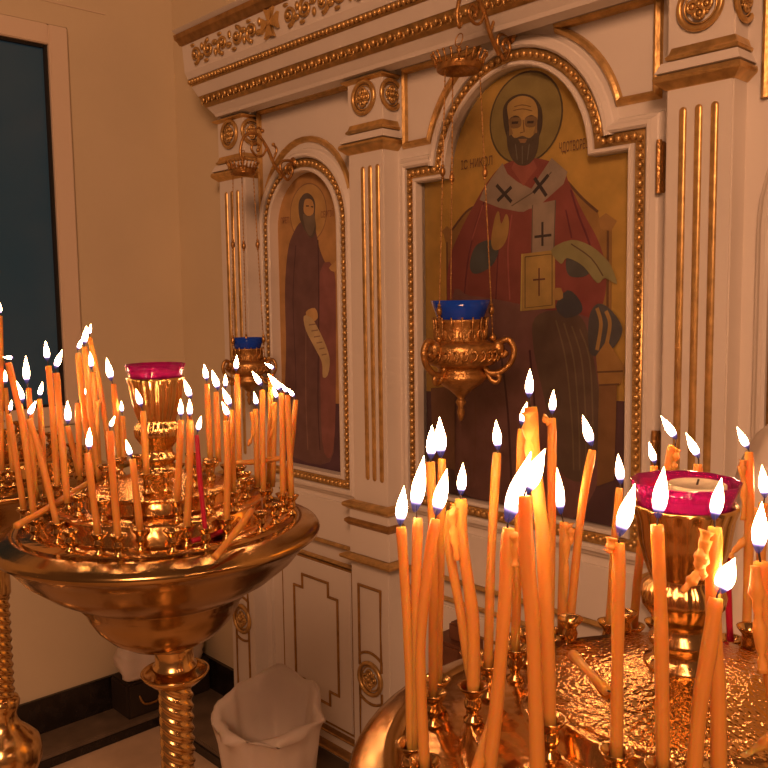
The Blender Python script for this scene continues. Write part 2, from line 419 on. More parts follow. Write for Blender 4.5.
CYMA = [(0, 0), (.004, .05), (.016, .3), (.024, .45), (.026, .62), (.024, .8), (.012, .95), (0, 1)]
def rect_outline(x0, x1, z0, z1, top=None, bot=None):
    """outline with an optional concave bite (cx, cz, r) on top or bottom"""
    p = [(x0, z0)]
    if bot:
        cx, cz, r = bot; 
        for i in range(9):
            x = x0+(x1-x0)*i/8; dz = r*r-(x-cx)**2; p.append((x, max(z0, cz+math.sqrt(dz)) if dz > 0 else z0))
    p += [(x1, z0), (x1, z1)]
    if top:
        cx, cz, r = top
        for i in range(9):
            x = x1-(x1-x0)*i/8; dz = r*r-(x-cx)**2; p.append((x, min(z1, cz-math.sqrt(dz)) if dz > 0 else z1))
    p.append((x0, z1))
    q = [p[0]]
    for a in p[1:]:
        if (Vector(a)-Vector(q[-1])).length > 1e-4: q.append(a)
    return q
LINE = [(-.004, 0), (-.003, -.004), (0, -.006), (.003, -.004), (.004, 0)]
def offy(prof, y): return [(a, b+y) for a, b in prof]
def pilaster(x0, x1, flutes, lx0, lx1, mz):
    pc = (x0+x1)/2
    bm = bmesh.new(); box(bm, x0, x1, FY, .01, 1.0, 2.17, .003); box(bm, lx0-.002, lx1+.002, FY+.004, .012, PT, .86, .003)
    box(bm, x0-.012, x1+.012, FY-.010, .01, .87, 1.0, .003); ledge(bm, x0, x1, FY, 1.991, 2.017, [(0, 0), (.017, .15), (.008, .9), (0, 1)])
    p = child('pilaster', bm, M_WHITE, IC)
    bm = bmesh.new(); ledge(bm, x0, x1, FY, 1.964, 1.996, [(a*.75, b) for a, b in CYMA]); ledge(bm, x0+.012, x1-.001, FY, 2.016, 2.040, [(0, 0), (.010, .08), (.011, .3), (.006, .5), (.002, 1), (0, 1)]); child('capital_moulding', bm, M_GOLD, p)
    bm = bmesh.new(); ledge(bm, x0, x1, FY, 2.146, 2.158, [(a*.5, b) for a, b in CYMA]); child('top_fillet', bm, M_GOLD, p)
    bm = bmesh.new(); medallion(bm, (pc, FY, 2.105), .047, 'y'); child('medallion', bm, M_GOLD, p, True)
    bm = bmesh.new(); medallion(bm, (x1, FY/2+.002, 2.105), .042, 'x'); child('medallion', bm, M_GOLD, p, True)
    for d in flutes:
        bm = bmesh.new(); capsule(bm, pc+d, 1.085, 1.929, .0075, FY); child('flute', bm, M_GOLD, p, True)
    bm = bmesh.new(); ledge(bm, x0, x1, FY, .990, 1.022, CYMA); child('base_moulding', bm, M_GOLD, p)
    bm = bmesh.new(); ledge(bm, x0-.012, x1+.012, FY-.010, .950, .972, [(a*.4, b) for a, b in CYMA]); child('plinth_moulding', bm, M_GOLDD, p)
    bm = bmesh.new(); ledge(bm, x0-.008, x1+.008, FY-.006, .845, .872, CYMA); child('pedestal_moulding', bm, M_GOLD, p)
    lc = (lx0+lx1)/2; w = (lx1-lx0)/2-.03; yy = FY+.004
    bm = bmesh.new(); medallion(bm, (lc, yy, mz), .052, 'y'); child('medallion', bm, M_GOLD, p, True)
    for z0, z1, t, b in ((mz+.03, .778, None, (lc, mz, .075)), (.22, mz-.03, (lc, mz, .075), None)):
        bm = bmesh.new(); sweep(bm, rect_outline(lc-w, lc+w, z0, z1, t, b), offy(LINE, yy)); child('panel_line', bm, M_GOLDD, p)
    return p
pilaster(-2.388, -2.244, (-.032, 0, .032), -2.40, -2.268, .52)
pilaster(-1.754, -1.618, (-.010, .018, .047), -1.775, -1.625, .515)
pilaster(-.831, -.700, (-.031, 0, .031), -.84, -.69, .515)
# ---- dado between the pilasters
def dado(x0, x1):
    bm = bmesh.new(); box(bm, x0, x1, -.012, .02, .86, .985, .002); d = child('dado', bm, M_WHITE, IC)
    for z0, z1, e in ((.842, .864, .034), (.783, .796, .014), (.238, .255, .02), (.186, .206, .03)):
        bm = bmesh.new(); rows = []
        for k, t in ((0, 0), (.3, .1), (.9, .4), (1, .6), (.85, .85), (0, 1)): rows.append([bm.verts.new((x, .012-e*k-.0, z0+(z1-z0)*t)) for x in (x0, x1)])
        for a, b in zip(rows, rows[1:]): bm.faces.new((a[0], a[1], b[1], b[0]))
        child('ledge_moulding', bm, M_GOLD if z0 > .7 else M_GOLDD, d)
    return d
def stepped(x0, x1, z0, z1, n):
    a = n
    return [(x0+a, z0), (x1-a, z0), (x1-a, z0+a), (x1, z0+a), (x1, z1-a), (x1-a, z1-a), (x1-a, z1), (x0+a, z1), (x0+a, z1-a), (x0, z1-a), (x0, z0+a), (x0+a, z0+a)]
d = dado(-2.268, -1.775)
bm = bmesh.new(); box(bm, -2.175, -1.84, 0, .02, .275, .775, .004); pn = child('dado_panel', bm, M_WHITE, d)
bm = bmesh.new(); sweep(bm, stepped(-2.112, -1.90, .335, .722, .043), offy(LINE, 0)); child('panel_line', bm, M_GOLDD, pn)
bm = bmesh.new(); sweep(bm, [(-2.178, .272), (-1.838, .272), (-1.838, .778), (-2.178, .778)], [(-.003, .012), (-.003, .004), (.004, .004), (.004, .012)]); child('panel_line', bm, M_GOLDD, pn)
d = dado(-1.625, -.84)
bm = bmesh.new(); box(bm, -1.55, -.92, 0, .02, .275, .775, .004); pn = child('dado_panel', bm, M_WHITE, d)
bm = bmesh.new(); sweep(bm, stepped(-1.48, -.99, .335, .722, .05), offy(LINE, 0)); child('panel_line', bm, M_GOLDD, pn)
dado(-.69, .3)
# ---- gilded spandrel outlines
def spandrel(pts, closed=True):
    bm = bmesh.new(); sweep(bm, pts, [(-.012, 0), (-.010, -.010), (-.004, -.014), (.003, -.008), (.006, 0)], closed)
    child('spandrel_moulding', bm, M_GOLD, IC)
def arc(cx, cz, rx, rz, a0, a1, n=14): return [(cx+rx*math.cos(a0+(a1-a0)*i/n), cz+rz*math.sin(a0+(a1-a0)*i/n)) for i in range(n+1)]
mc = (MA0+MA1)/2; sc = (SX0+SX1)/2
spandrel([(-.875, 1.972), (-.875, 2.165), (mc+.11, 2.165)]+arc(mc, 1.905, .275, .272, 1.15, .25))
spandrel(([(-1.592, 1.972)]+arc(mc, 1.905, .275, .272, PI-.25, PI-1.15)+[(mc-.11, 2.165), (-1.592, 2.165)]))
spandrel([(-1.79, 1.84), (-1.79, 2.168), (-2.234, 2.168), (-2.234, 1.84)]+arc(sc, 1.83, .205, .218, PI, 0, 20))
tc_ = (TX0+TX1)/2
spandrel([(-.45, 2.165), (-.668, 2.165), (-.668, 1.93)], False)

# ================================================================== icons
def gold_ground():
    m = alb_mat('icon_ground', (200, 124, 50), .36, .12); m.node_tree.nodes['Principled BSDF'].inputs['Metallic'].default_value = .4; return m
def icon(name, path, label, group=None):
    root = tag(empty(name, (sum(p[0] for p in path)/len(path), 0, path[0][1])), label, 'icon', group)
    bm = bmesh.new(); bm.faces.new([bm.verts.new((x, .0125, z)) for x, z in path])
    bm.faces.new([bm.verts.new((x, .022, z)) for x, z in path[::-1]])
    bd = child('icon_board', bm, gold_ground(), root)
    bm = bmesh.new()
    sweep(bm, path, [(0, .014), (0, -.020), (.003, -.024), (.008, -.024), (.0115, -.018), (.012, -.010), (.0385, -.010), (.039, -.020), (.044, -.025), (.052, -.024), (.060, -.014), (.064, -.012), (.070, 0)])
    fr = child('icon_frame', bm, M_WHITE, root)
    for f in fr.data.polygons: f.use_smooth = False
    bm = bmesh.new(); sweep(bm, path, [(.0125, -.009), (.0128, -.0135), (.038, -.0135), (.0385, -.009)])
    ctr = [tuple(q) for q in offset_path(path, .0252, True)]
    beads_along(bm, ctr, .0182, .0080, -.0165)
    child('bead_moulding', bm, M_GOLD, fr, True)
    return root, bd
PM = {}
def alb_mat(name, rgb, rough=.38, noise=.16):
    key = (rgb, rough)
    rgb = tuple(a*.86+b*.14 for a, b in zip([.9*c for c in rgb], (96, 52, 28)))
    if key not in PM: PM[key] = mat(name if name == 'icon_ground' else 'icon_paint', alb(rgb[0]*1.08, rgb[1]*.98, rgb[2]*.80, .80), rough, spec=.3, noise=noise, nscale=22)
    return PM[key]
class Painting:
    """paint laid in thin coats on the board: one mesh, a material per colour"""
    def __init__(s): s.bm = bmesh.new(); s.mats = []; s.n = 0
    def mi(s, rgb):
        m = alb_mat('icon_paint', rgb)
        if m not in s.mats: s.mats.append(m)
        return s.mats.index(m)
    def y(s): s.n += 1; return .0122-.00006*s.n
    def poly(s, rgb, pts, sm=0):
        P = [py(u, v, .012) for u, v in pts]; P = [(p.x, p.z) for p in P]
        if sm:
            Q = [Vector((a, 0, b)) for a, b in P]; Q = smooth_path([Q[-1]]+Q+[Q[0], Q[1]], sm)[sm:-sm-1]; P = [(q.x, q.z) for q in Q]
        y = s.y(); vs = [s.bm.verts.new((a, y, b)) for a, b in P]
        es = [s.bm.edges.new((vs[i], vs[(i+1) % len(vs)])) for i in range(len(vs))]
        r = bmesh.ops.triangle_fill(s.bm, use_beauty=True, edges=es, normal=(0, -1, 0)); i = s.mi(rgb)
        for f in r['geom']:
            if isinstance(f, bmesh.types.BMFace): f.material_index = i
    def line(s, rgb, pts, w, sm=0, closed=False):
        P = [py(u, v, .012) for u, v in pts]; Q = [Vector((p.x, 0, p.z)) for p in P]
        if sm: Q = smooth_path(Q, sm)
        y = s.y(); i = s.mi(rgb); prev = None
        for k, q in enumerate(Q):
            t = (Q[min(k+1, len(Q)-1)]-Q[max(k-1, 0)]).normalized(); n = Vector((t.z, 0, -t.x))*w/2
            cur = [s.bm.verts.new((q.x+n.x, y, q.z+n.z)), s.bm.verts.new((q.x-n.x, y, q.z-n.z))]
            if prev: f = s.bm.faces.new((prev[0], prev[1], cur[1], cur[0])); f.material_index = i
            prev = cur
    def disc(s, rgb, u, v, r, rgb2=None, w=.004):
        c = py(u, v, .012); i = s.mi(rgb); y = s.y(); n = 40
        f = s.bm.faces.new([s.bm.verts.new((c.x+r*math.cos(2*PI*k/n), y, c.z+r*math.sin(2*PI*k/n))) for k in range(n)]); f.material_index = i
        if rgb2:
            i = s.mi(rgb2); y = s.y()
            a = [s.bm.verts.new((c.x+r*math.cos(2*PI*k/n), y, c.z+r*math.sin(2*PI*k/n))) for k in range(n)]
            b = [s.bm.verts.new((c.x+(r-w)*math.cos(2*PI*k/n), y, c.z+(r-w)*math.sin(2*PI*k/n))) for k in range(n)]
            for k in range(n): f = s.bm.faces.new((a[k], a[(k+1) % n], b[(k+1) % n], b[k])); f.material_index = i
    def text(s, rgb, txt, u, v, size, xs=1.):
        cu = bpy.data.curves.new('t', 'FONT'); cu.body = txt; cu.size = size
        o = bpy.data.objects.new('t', cu); COL.objects.link(o)
        me = o.to_mesh(); c = py(u, v, .012); y = s.y(); i = s.mi(rgb)
        vs = [s.bm.verts.new((c.x+q.co.x*xs, y, c.z+q.co.y)) for q in me.vertices]
        for p in me.polygons:
            f = s.bm.faces.new([vs[k] for k in p.vertices]); f.material_index = i
        o.to_mesh_clear(); bpy.data.objects.remove(o); bpy.data.curves.remove(cu)
    def done(s, parent):
        for f in s.bm.faces:
            f.normal_update()
            if f.normal.y > 0: f.normal_flip()
        return child('painting', s.bm, s.mats, parent)
# ---- large icon: seated bishop in red vestments
root, bd = icon('framed_icon', main_path, 'large arched icon of a seated bishop in red holding a golden book')
P = Painting()
DK = (72, 34, 32)
P.poly((84, 42, 40), [(424, 391), (640, 402), (640, 540), (424, 520)])
P.poly((150, 84, 36), [(447, 400), (446, 245), (443, 232), (452, 230), (462, 215), (478, 205), (490, 180), (525, 168), (565, 178), (580, 196), (597, 210), (600, 220), (612, 222), (611, 400)])
P.line((92, 46, 28), [(452, 230), (466, 212), (480, 202), (490, 180)], .006, 4); P.line((92, 46, 28), [(566, 180), (582, 198), (598, 212)], .006, 4)
P.line((100, 50, 26), [(447, 242), (449, 398)], .006); P.line((100, 50, 26), [(608, 226), (607, 396)], .006)
P.poly((160, 90, 40), [(598, 219), (606, 213), (617, 221), (611, 231), (601, 229)]); P.poly((160, 90, 40), [(441, 232), (447, 226), (454, 232), (450, 239)])
P.disc((138, 92, 42), 525, 118, .104, (70, 44, 26), .0045)
# vestments
P.poly((134, 46, 36), [(505, 164), (489, 180), (474, 205), (460, 232), (450, 258), (447, 290), (452, 322), (470, 345), (520, 350), (566, 344), (590, 330), (604, 300), (606, 268), (598, 240), (583, 212), (570, 185), (560, 166), (532, 158)], 5)
P.line((96, 26, 30), [(489, 190), (476, 225), (468, 262), (464, 300)], .005, 5); P.line((96, 26, 30), [(571, 190), (579, 216), (590, 245), (597, 280)], .005, 5)
P.line((165, 62, 50), [(512, 215), (508, 250), (510, 300)], .004, 4); P.line((165, 62, 50), [(483, 205), (472, 240)], .004, 4)
P.line((96, 26, 30), [(500, 214), (496, 300)], .004); P.line((96, 26, 30), [(566, 210), (572, 238)], .004)
P.poly((122, 60, 50), [(452, 300), (470, 296), (500, 300), (548, 310), (590, 318), (600, 345), (606, 400), (606, 450), (590, 500), (560, 522), (500, 505), (462, 490), (452, 440)], 4)
P.poly((96, 58, 42), [(535, 318), (560, 310), (582, 318), (592, 350), (600, 400), (598, 450), (588, 480), (560, 470), (545, 400), (534, 350)], 4)
for k in range(4): P.line((118, 76, 50), [(556+8*k, 320+3*k), (566+8*k, 360), (572+7*k, 420), (574+6*k, 470)], .004, 4)
P.line((120, 58, 46), [(470, 350), (476, 410), (474, 480)], .005, 4); P.line((70, 28, 30), [(500, 345), (508, 410), (512, 490)], .006, 4); P.line((70, 28, 30), [(530, 350), (536, 420), (540, 500)], .006, 4)
P.poly((70, 58, 52), [(470, 266), (476, 246), (492, 240), (499, 250), (492, 266), (476, 274)], 4)
P.poly((70, 54, 46), [(566, 262), (572, 250), (586, 252), (592, 266), (586, 276), (570, 276)], 4)
P.poly((66, 50, 46), [(556, 306), (568, 290), (580, 300), (582, 312), (566, 318)], 3)
# stole with crosses
G1, G2 = (156, 106, 80), (98, 66, 50)
P.poly(G1, [(503, 163), (492, 178), (483, 192), (480, 200), (500, 208), (520, 212), (540, 206), (548, 198), (534, 190), (518, 182), (508, 174)])
P.poly(G1, [(552, 158), (568, 172), (564, 184), (546, 200), (524, 212), (510, 210), (512, 204), (530, 192), (540, 176)])
P.poly(G1, [(533, 205), (556, 200), (554, 258), (532, 262)])
P.line(G2, [(533, 205), (532, 262)], .003); P.line(G2, [(556, 200), (554, 258)], .003); P.line(G2, [(512, 206), (534, 192), (552, 172)], .003)
for (a, b) in (((497, 185), (512, 202)), ((512, 187), (498, 201)), ((535, 178), (547, 196)), ((549, 175), (534, 193))): P.line((40, 26, 26), [a, b], .0085)
P.line((40, 26, 26), [(543, 222), (543, 246)], .006); P.line((40, 26, 26), [(535, 237), (552, 235)], .006)
P.poly((152, 60, 44), [(512, 168), (524, 186), (538, 168), (534, 160), (516, 160)])
# head
P.poly((58, 34, 24), [(504, 122), (504, 108), (511, 98), (522, 94), (534, 97), (542, 108), (543, 124), (540, 136), (534, 150), (524, 158), (513, 150), (507, 136)], 4)
P.poly((176, 108, 50), [(509, 118), (508, 106), (514, 99), (523, 96), (533, 99), (538, 108), (538, 122), (535, 134), (524, 142), (513, 136)], 4)
P.poly((74, 46, 32), [(508, 131), (515, 138), (523, 136), (531, 138), (539, 130), (539, 146), (535, 158), (528, 165), (519, 165), (512, 158), (508, 146)], 4)
P.line((104, 72, 50), [(516, 144), (518, 160)], .003); P.line((104, 72, 50), [(530, 144), (528, 160)], .003); P.line((104, 72, 50), [(523, 146), (523, 164)], .003)
P.poly((150, 84, 44), [(519, 139), (528, 139), (526, 143), (521, 143)])
P.line((50, 26, 18), [(511, 119), (516, 116.5), (520, 118)], .004, 3); P.line((60, 30, 20), [(527, 118), (532, 116), (536, 118)], .004, 3)
P.poly((120, 70, 36), [(510, 119), (521, 118), (521, 127), (511, 128)], 3); P.poly((120, 70, 36), [(526, 118), (537, 117), (537, 126), (527, 127)], 3)
P.line((40, 20, 16), [(512.5, 123), (519, 122.6)], .0055); P.line((40, 20, 16), [(528, 122.4), (534.5, 122.2)], .0055)
P.poly((140, 82, 40), [(510, 122), (514, 134), (510, 136)]); P.poly((140, 82, 40), [(538, 120), (534, 134), (538, 133)])
P.line((104, 54, 28), [(524, 120), (525, 132), (521, 133)], .003)
P.line((120, 66, 32), [(515, 107), (523, 105), (532, 107)], .002, 3); P.line((120, 66, 32), [(514, 111), (523, 109), (533, 111)], .002, 3)
# blessing hand, book, cloth, cushion, pedestal
P.poly((172, 104, 48), [(492, 242), (494, 226), (497, 214), (500, 212), (502, 224), (507, 214), (510, 222), (508, 238), (502, 248), (495, 250)], 3)
P.poly((178, 112, 50), [(523, 254), (556, 250), (556, 308), (523, 311)]); P.line((96, 56, 28), [(526, 257), (553, 254), (553, 305), (526, 308), (526, 257)], .003); P.line((84, 34, 26), [(540, 268), (540, 296)], .004); P.line((84, 34, 26), [(534, 280), (546, 279)], .004)
P.line((200, 140, 60), [(523, 254), (522, 311)], .004)
P.poly((142, 104, 58), [(552, 250), (572, 240), (592, 246), (606, 258), (612, 266), (618, 284), (606, 278), (598, 283), (584, 266), (568, 258), (562, 264)], 3)
P.line((84, 50, 32), [(572, 244), (592, 258), (604, 276)], .003, 3)
P.poly((172, 104, 48), [(554, 290), (562, 288), (564, 298), (556, 300)], 2)
P.poly((74, 56, 50), [(590, 350), (590, 318), (598, 304), (610, 308), (622, 324), (622, 336), (612, 350), (598, 356)], 4)
for k in range(2): P.line((168, 100, 46), [(598+9*k, 308+3*k), (602+9*k, 324), (598+9*k, 350-3*k)], .009, 4)
P.poly((162, 92, 40), [(597, 356), (608, 340), (627, 368), (622, 384), (600, 386)]); P.poly((134, 72, 36), [(600, 386), (618, 385), (615, 480), (598, 486)])
P.line((96, 50, 28), [(598, 372), (624, 371)], .004); P.line((96, 50, 28), [(600, 385), (620, 384)], .004)
P.poly((128, 66, 42), [(432, 388), (456, 386), (456, 470), (434, 462)])
IN = (104, 46, 30)
P.text(IN, 'ІС НИКОЛ', 462, 170, .030, .66); P.text(IN, 'ЧДОТВОРЕЦ', 560, 153, .030, .41)
P.done(bd)
bm = bmesh.new()
bm.faces.new([bm.verts.new((x, .002, z)) for x, z in main_path])
child('glass_pane', bm, M_PANE, root)
for zz in (1.83, 1.25):
    bm = bmesh.new(); box(bm, -.868, -.856, -.020, 0, zz-.05, zz+.05, .003); tube(bm, [(-.862, -.022, zz-.052), (-.862, -.022, zz+.052)], .006, 8); child('hinge', bm, M_OLD, root)
# ---- narrow icon: standing monk with a scroll
root, bd = icon('framed_icon', side_path, 'narrow arched icon of a standing monk unrolling a pale scroll')
P = Painting()
P.poly((150, 84, 40), [(274, 480), (276, 250), (276, 190), (300, 168), (322, 168), (345, 200), (352, 480)])
P.poly((62, 28, 30), [(270, 402), (354, 404), (354, 480), (270, 474)])
P.disc((156, 92, 44), 308, 213, .088, (112, 60, 34), .0035)
P.poly((84, 42, 34), [(301, 222), (294, 232), (288, 250), (285, 290), (286, 350), (284, 420), (286, 452), (330, 462), (333, 400), (334, 330), (334, 275), (328, 268), (320, 250), (316, 232), (312, 222)], 4)
P.poly((108, 48, 38), [(320, 272), (334, 268), (336, 330), (335, 430), (330, 458), (322, 440), (320, 350)], 3)
P.line((58, 26, 24), [(318, 240), (319, 300), (318, 400), (320, 450)], .005, 4); P.line((60, 28, 26), [(296, 245), (293, 300), (296, 380), (294, 440)], .004, 4); P.line((110, 60, 44), [(306, 330), (306, 400), (308, 450)], .005, 4)
P.poly((70, 44, 32), [(299, 214), (299, 202), (304, 194), (310, 194), (315, 202), (315, 216), (316, 230), (312, 238), (306, 232), (301, 222)], 4)
P.poly((160, 92, 46), [(304, 204), (306, 199), (312, 200), (314, 207), (313, 214), (308, 216), (304, 212)], 3)
P.line((50, 26, 20), [(306, 206), (309, 206)], .004); P.line((50, 26, 20), [(311, 206.5), (313.4, 207)], .004)
P.poly((92, 60, 42), [(303, 214), (309, 217), (314, 214), (315, 226), (311, 236), (306, 230)], 3)
P.poly((166, 98, 50), [(329, 268), (335, 262), (341, 255), (340, 264), (335, 272)], 2); P.poly((168, 100, 52), [(306, 312), (315, 308), (318, 318), (310, 322)], 3)
P.poly((164, 108, 66), [(304, 316), (312, 318), (318, 328), (326, 345), (330, 360), (328, 375), (323, 377), (322, 362), (314, 346), (306, 330)], 3)
for k in range(6): P.line((112, 64, 42), [(309+2.6*k, 325+6*k), (316+2.2*k, 324+6*k)], .0035)
P.text(IN, 'ПРЕП', 281, 224, .026, .62); P.text(IN, 'СЕРГІЙ', 321, 218, .026, .62)
P.done(bd)
# ---- icon at the right edge, only its gilded edge shows
root, bd = icon('framed_icon', third_path, 'arched icon cut off by right side of picture, only gilded bead edge shows')

# ================================================================== candle stands
Z_OUT, Z_IN, Z_DOME = 1.303, 1.3285, 1.346     # tray levels
CUP_H = .024
def VZ(z): return 1.361+(z-1.361)*.88
def stand(c, label, dz=0., sh=0., kr=1., slim=False):
    root = tag(empty('candle_stand', (c[0], c[1], FLZ)), label, 'candle stand', None)
    def L(name, prof, m, seg=64, fn=None, parent=root, smooth=True):
        if slim:
            if name == 'drip_dish': return
            if name == 'base': prof = [(r*.76, z) for r, z in prof]
            if name == 'neck': prof = [(min(r, .0245), z) for r, z in prof]
        if name == 'lamp_holder' and dz: prof = [(r*.92, VZ(z)) for r, z in prof]
        low = name in ('neck', 'drip_dish', 'twisted_pole', 'base'); q = RT*(sh if low else 0)
        if name == 'base': prof = [(r, z if z > .55 else FLZ+z*(.55-FLZ)/.55) for r, z in prof]
        bm = bmesh.new(); lathe(bm, [(r*(kr if name in ('bowl', 'tray') else 1), z+(dz if z > .3 else 0)) for r, z in prof], seg, (c[0]+q.x, c[1]+q.y, 0), fn); return child(name, bm, m, parent, smooth)
    lip = [(.166, 1.300), (.168, 1.304), (.178, 1.301), (.190, 1.296), (.196, 1.293), (.1985, 1.289), (.197, 1.284), (.191, 1.281)]
    under = [(.178, 1.268), (.165, 1.252), (.14, 1.232), (.118, 1.219), (.105, 1.212), (.103, 1.206), (.098, 1.203), (.093, 1.190), (.083, 1.174), (.068, 1.159), (.050, 1.148), (.030, 1.142), (.024, 1.139)]
    L('bowl', lip+under, M_BOWL)
    L('tray', [(.006, Z_DOME+.002), (.086, Z_DOME), (.0885, Z_DOME-.003), (.089, Z_IN+.002), (.094, Z_IN+.0005), (.124, Z_IN-.001), (.1265, Z_IN-.004), (.127, Z_OUT+.002), (.132, Z_OUT), (.166, Z_OUT), (.167, 1.295)], M_TRAY)
    L('dome', [(.088, Z_DOME-.004), (.0905, Z_DOME-.001), (.089, Z_DOME+.002), (.08, Z_DOME+.003), (.06, Z_DOME+.008), (.04, Z_DOME+.014), (.026, Z_DOME+.0165), (.022, Z_DOME+.017)], M_BRASSH)
    flut = lambda a, z, i: 1+.05*abs(math.cos(9*a)) if 9 <= i <= 17 else 1
    v = L('lamp_holder', [(.0255, 1.361), (.0255, 1.366), (.020, 1.369), (.0185, 1.376), (.0225, 1.380), (.0225, 1.384), (.0178, 1.388), (.0172, 1.394), (.0205, 1.398),
          (.0262, 1.408), (.0275, 1.416), (.0255, 1.423), (.0215, 1.427), (.0225, 1.431), (.0255, 1.440), (.0290, 1.455), (.0312, 1.472), (.0335, 1.479), (.0350, 1.481), (.0345, 1.4825),
          (.0322, 1.482), (.0305, 1.472), (.0285, 1.455), (.0245, 1.440), (.018, 1.436), (.001, 1.435)], M_BRASS, 108, flut)
    L('neck', [(.028, 1.142), (.0245, 1.135), (.0240, 1.118), (.0275, 1.115), (.0275, 1.110), (.0245, 1.106), (.026, 1.099), (.026, 1.093), (.0215, 1.088)], M_BRASS, 40)
    L('drip_dish', [(.022, 1.090), (.030, 1.092), (.040, 1.101), (.043, 1.106), (.0415, 1.107), (.038, 1.102), (.028, 1.0975), (.022, 1.097)][::1], M_BRASS, 48)
    n = 120
    L('twisted_pole', [(.0205, 1.09-(1.09-.915)*i/n) for i in range(n+1)][::-1], M_BRASS, 48, lambda a, z, i: 1+.075*math.cos(4*a+z*430))
    L('base', [(.021, .918), (.034, .912), (.038, .904), (.036, .896), (.030, .885), (.031, .872), (.040, .860), (.060, .846), (.074, .834), (.079, .820), (.078, .80), (.062, .77), (.044, .74), (.036, .70), (.033, .55), (.033, .35), (.045, .30), (.060, .26), (.055, .22), (.06, .18),
               (.10, .12), (.15, .07), (.19, .045), (.20, .025), (.20, 0)], M_BRASS, 48)
    return root
def votive(c, label, dz=0.):
    root = tag(empty('votive_glass', (c[0], c[1], 1.437+dz)), label, 'votive glass')
    sc = lambda a, z, i: 1+.025*math.cos(12*a) if 3 <= i <= 6 else 1
    Z = VZ if dz else (lambda z: z); K = .92 if dz else 1.
    bm = bmesh.new(); lathe(bm, [(r*K, Z(z)) for r, z in [(.020, 1.4375), (.0265, 1.455), (.0300, 1.478), (.0330, 1.490), (.0358, 1.4985), (.0350, 1.4985), (.0318, 1.489), (.0288, 1.478), (.025, 1.455), (.019, 1.440), (.001, 1.4395)]], 72, (c[0], c[1], dz), sc)
    child('glass_cup', bm, M_RUBY, root, True)
    bm = bmesh.new(); lathe(bm, [(r*K, Z(z)) for r, z in [(.0268, 1.470), (.0308, 1.4885), (.001, 1.4886)]], 40, (c[0], c[1], dz)); child('ruby_wax', bm, M_RUBYWAX, root)
    return root
M_RUBYWAX = mat('ruby_wax_fill', (.55, .01, .30), .3, noise=.1, nscale=40)
DZ = {}
cL = pd(160, 490, 1.06); cR = pd(683, 600, .54); cT = pd(-12, 470, 1.40); DR = -.026; KR = 1.09
SL = stand(cL, 'brass candle stand left of centre, wide bowl seen from the side', 0, .010)
SR = stand(cR, 'brass candle stand in right foreground with hammered dome, cut off below', DR, 0., KR)
ST = stand(cT, 'brass candle stand behind at far left, only pole, base and rim edge show', slim=True)
votive(cL, 'ruby glass cup in brass holder on the left stand, empty looking')
VR = votive(cR, 'ruby glass cup with pale tealight in the foreground brass holder', DR)
DZ[SR.name] = DR
tl = empty('tealight', (cR[0], cR[1], VZ(1.4887)+DR)); tag(tl, 'round pale tealight lying inside the foreground ruby glass cup', 'tealight')
bm = bmesh.new(); zt_ = VZ(1.4887)+DR; o3 = pz(697, 486, zt_+.005); lathe(bm, [(.0165, .0002), (.0178, .0012), (.0178, .0062), (.0170, .0068), (.0165, .0058), (.001, .0058)], 36, (o3.x, o3.y, zt_)); child('wax', bm, M_CREAM, tl, True)
bm = bmesh.new(); tube(bm, [(o3.x, o3.y, zt_+.0056), (o3.x+.001, o3.y, zt_+.0095)], .0007, 6); child('wick', bm, M_WICK, tl)
CUPS = {}
def cup_mesh():
    bm = bmesh.new()
    lathe(bm, [(.0062, 0), (.0062, .002), (.0034, .004), (.0034, .007), (.0052, .009), (.0058, .012), (.0050, .015), (.0048, .0165), (.0056, .018), (.0078, .0205), (.0098, .0235), (.0098, .0242), (.0085, .0236), (.0055, .0205), (.0046, .0185), (.0044, .010), (.001, .0098)], 20)
    o = link('candle_cup', bm, M_BRASS, None, smooth=True); return o
CUP0 = cup_mesh(); CUP_USED = False
def add_cup(st, p, z):
    global CUP_USED
    if not CUP_USED: o = CUP0; CUP_USED = True
    else: o = CUP0.copy(); COL.objects.link(o)
    o.parent = st; o.location = (p[0]-st.location.x, p[1]-st.location.y, z-FLZ); CUPS.setdefault(st.name, []).append((p[0], p[1]))
    return o
# ------------------------------------------------------------------ candles
def flame(root, p0, p1, w):
    """teardrop of glowing gas from wick p0 to tip p1 (room coordinates)"""
    bm = bmesh.new(); p0 = Vector(p0); p1 = Vector(p1); ax = p1-p0; Lh = ax.length
    up = Vector((0, 0, 1)); bend = (up*Lh*.18 if ax.normalized().z < .95 else Vector((0, 0, 0)))
    prof = [(0, .22), (.05, .46), (.12, .66), (.20, .82), (.30, .96), (.40, 1.), (.52, .93), (.64, .75), (.76, .52), (.88, .26), (1, .03)]
    lay = bm.verts.layers.float.new('flame_t'); rings = []
    t = ax.normalized(); a = t.cross(Vector((.3, .8, .1))).normalized(); b = t.cross(a)
    for s, r in prof:
        c = p0+ax*s-bend*(s*(1-s)*1.2)*0; ring = []
        for k in range(10):
            v = bm.verts.new(c+a*(w*r*math.cos(2*PI*k/10))+b*(w*r*math.sin(2*PI*k/10))); v[lay] = s; ring.append(v)
        rings.append(ring)
    for x, y in zip(rings, rings[1:]):
        for k in range(10): bm.faces.new((x[k], x[(k+1) % 10], y[(k+1) % 10], y[k]))
    bm.faces.new(rings[0][::-1]); bm.faces.new(rings[-1])
    return child('flame', bm, M_FLAME, root, True)
def candle_body(pts, r, m, root, rnd):
    bm = bmesh.new(); path = smooth_path(pts, 5); n = len(path); ph = rnd.random()*6
    rings = tube(bm, path, lambda t: r*(1+.05*math.sin(9*t+ph)+.03*math.sin(23*t+2*ph))*(1 if t < .97 else .86), 10)
    return child('wax_body', bm, m, root, True)
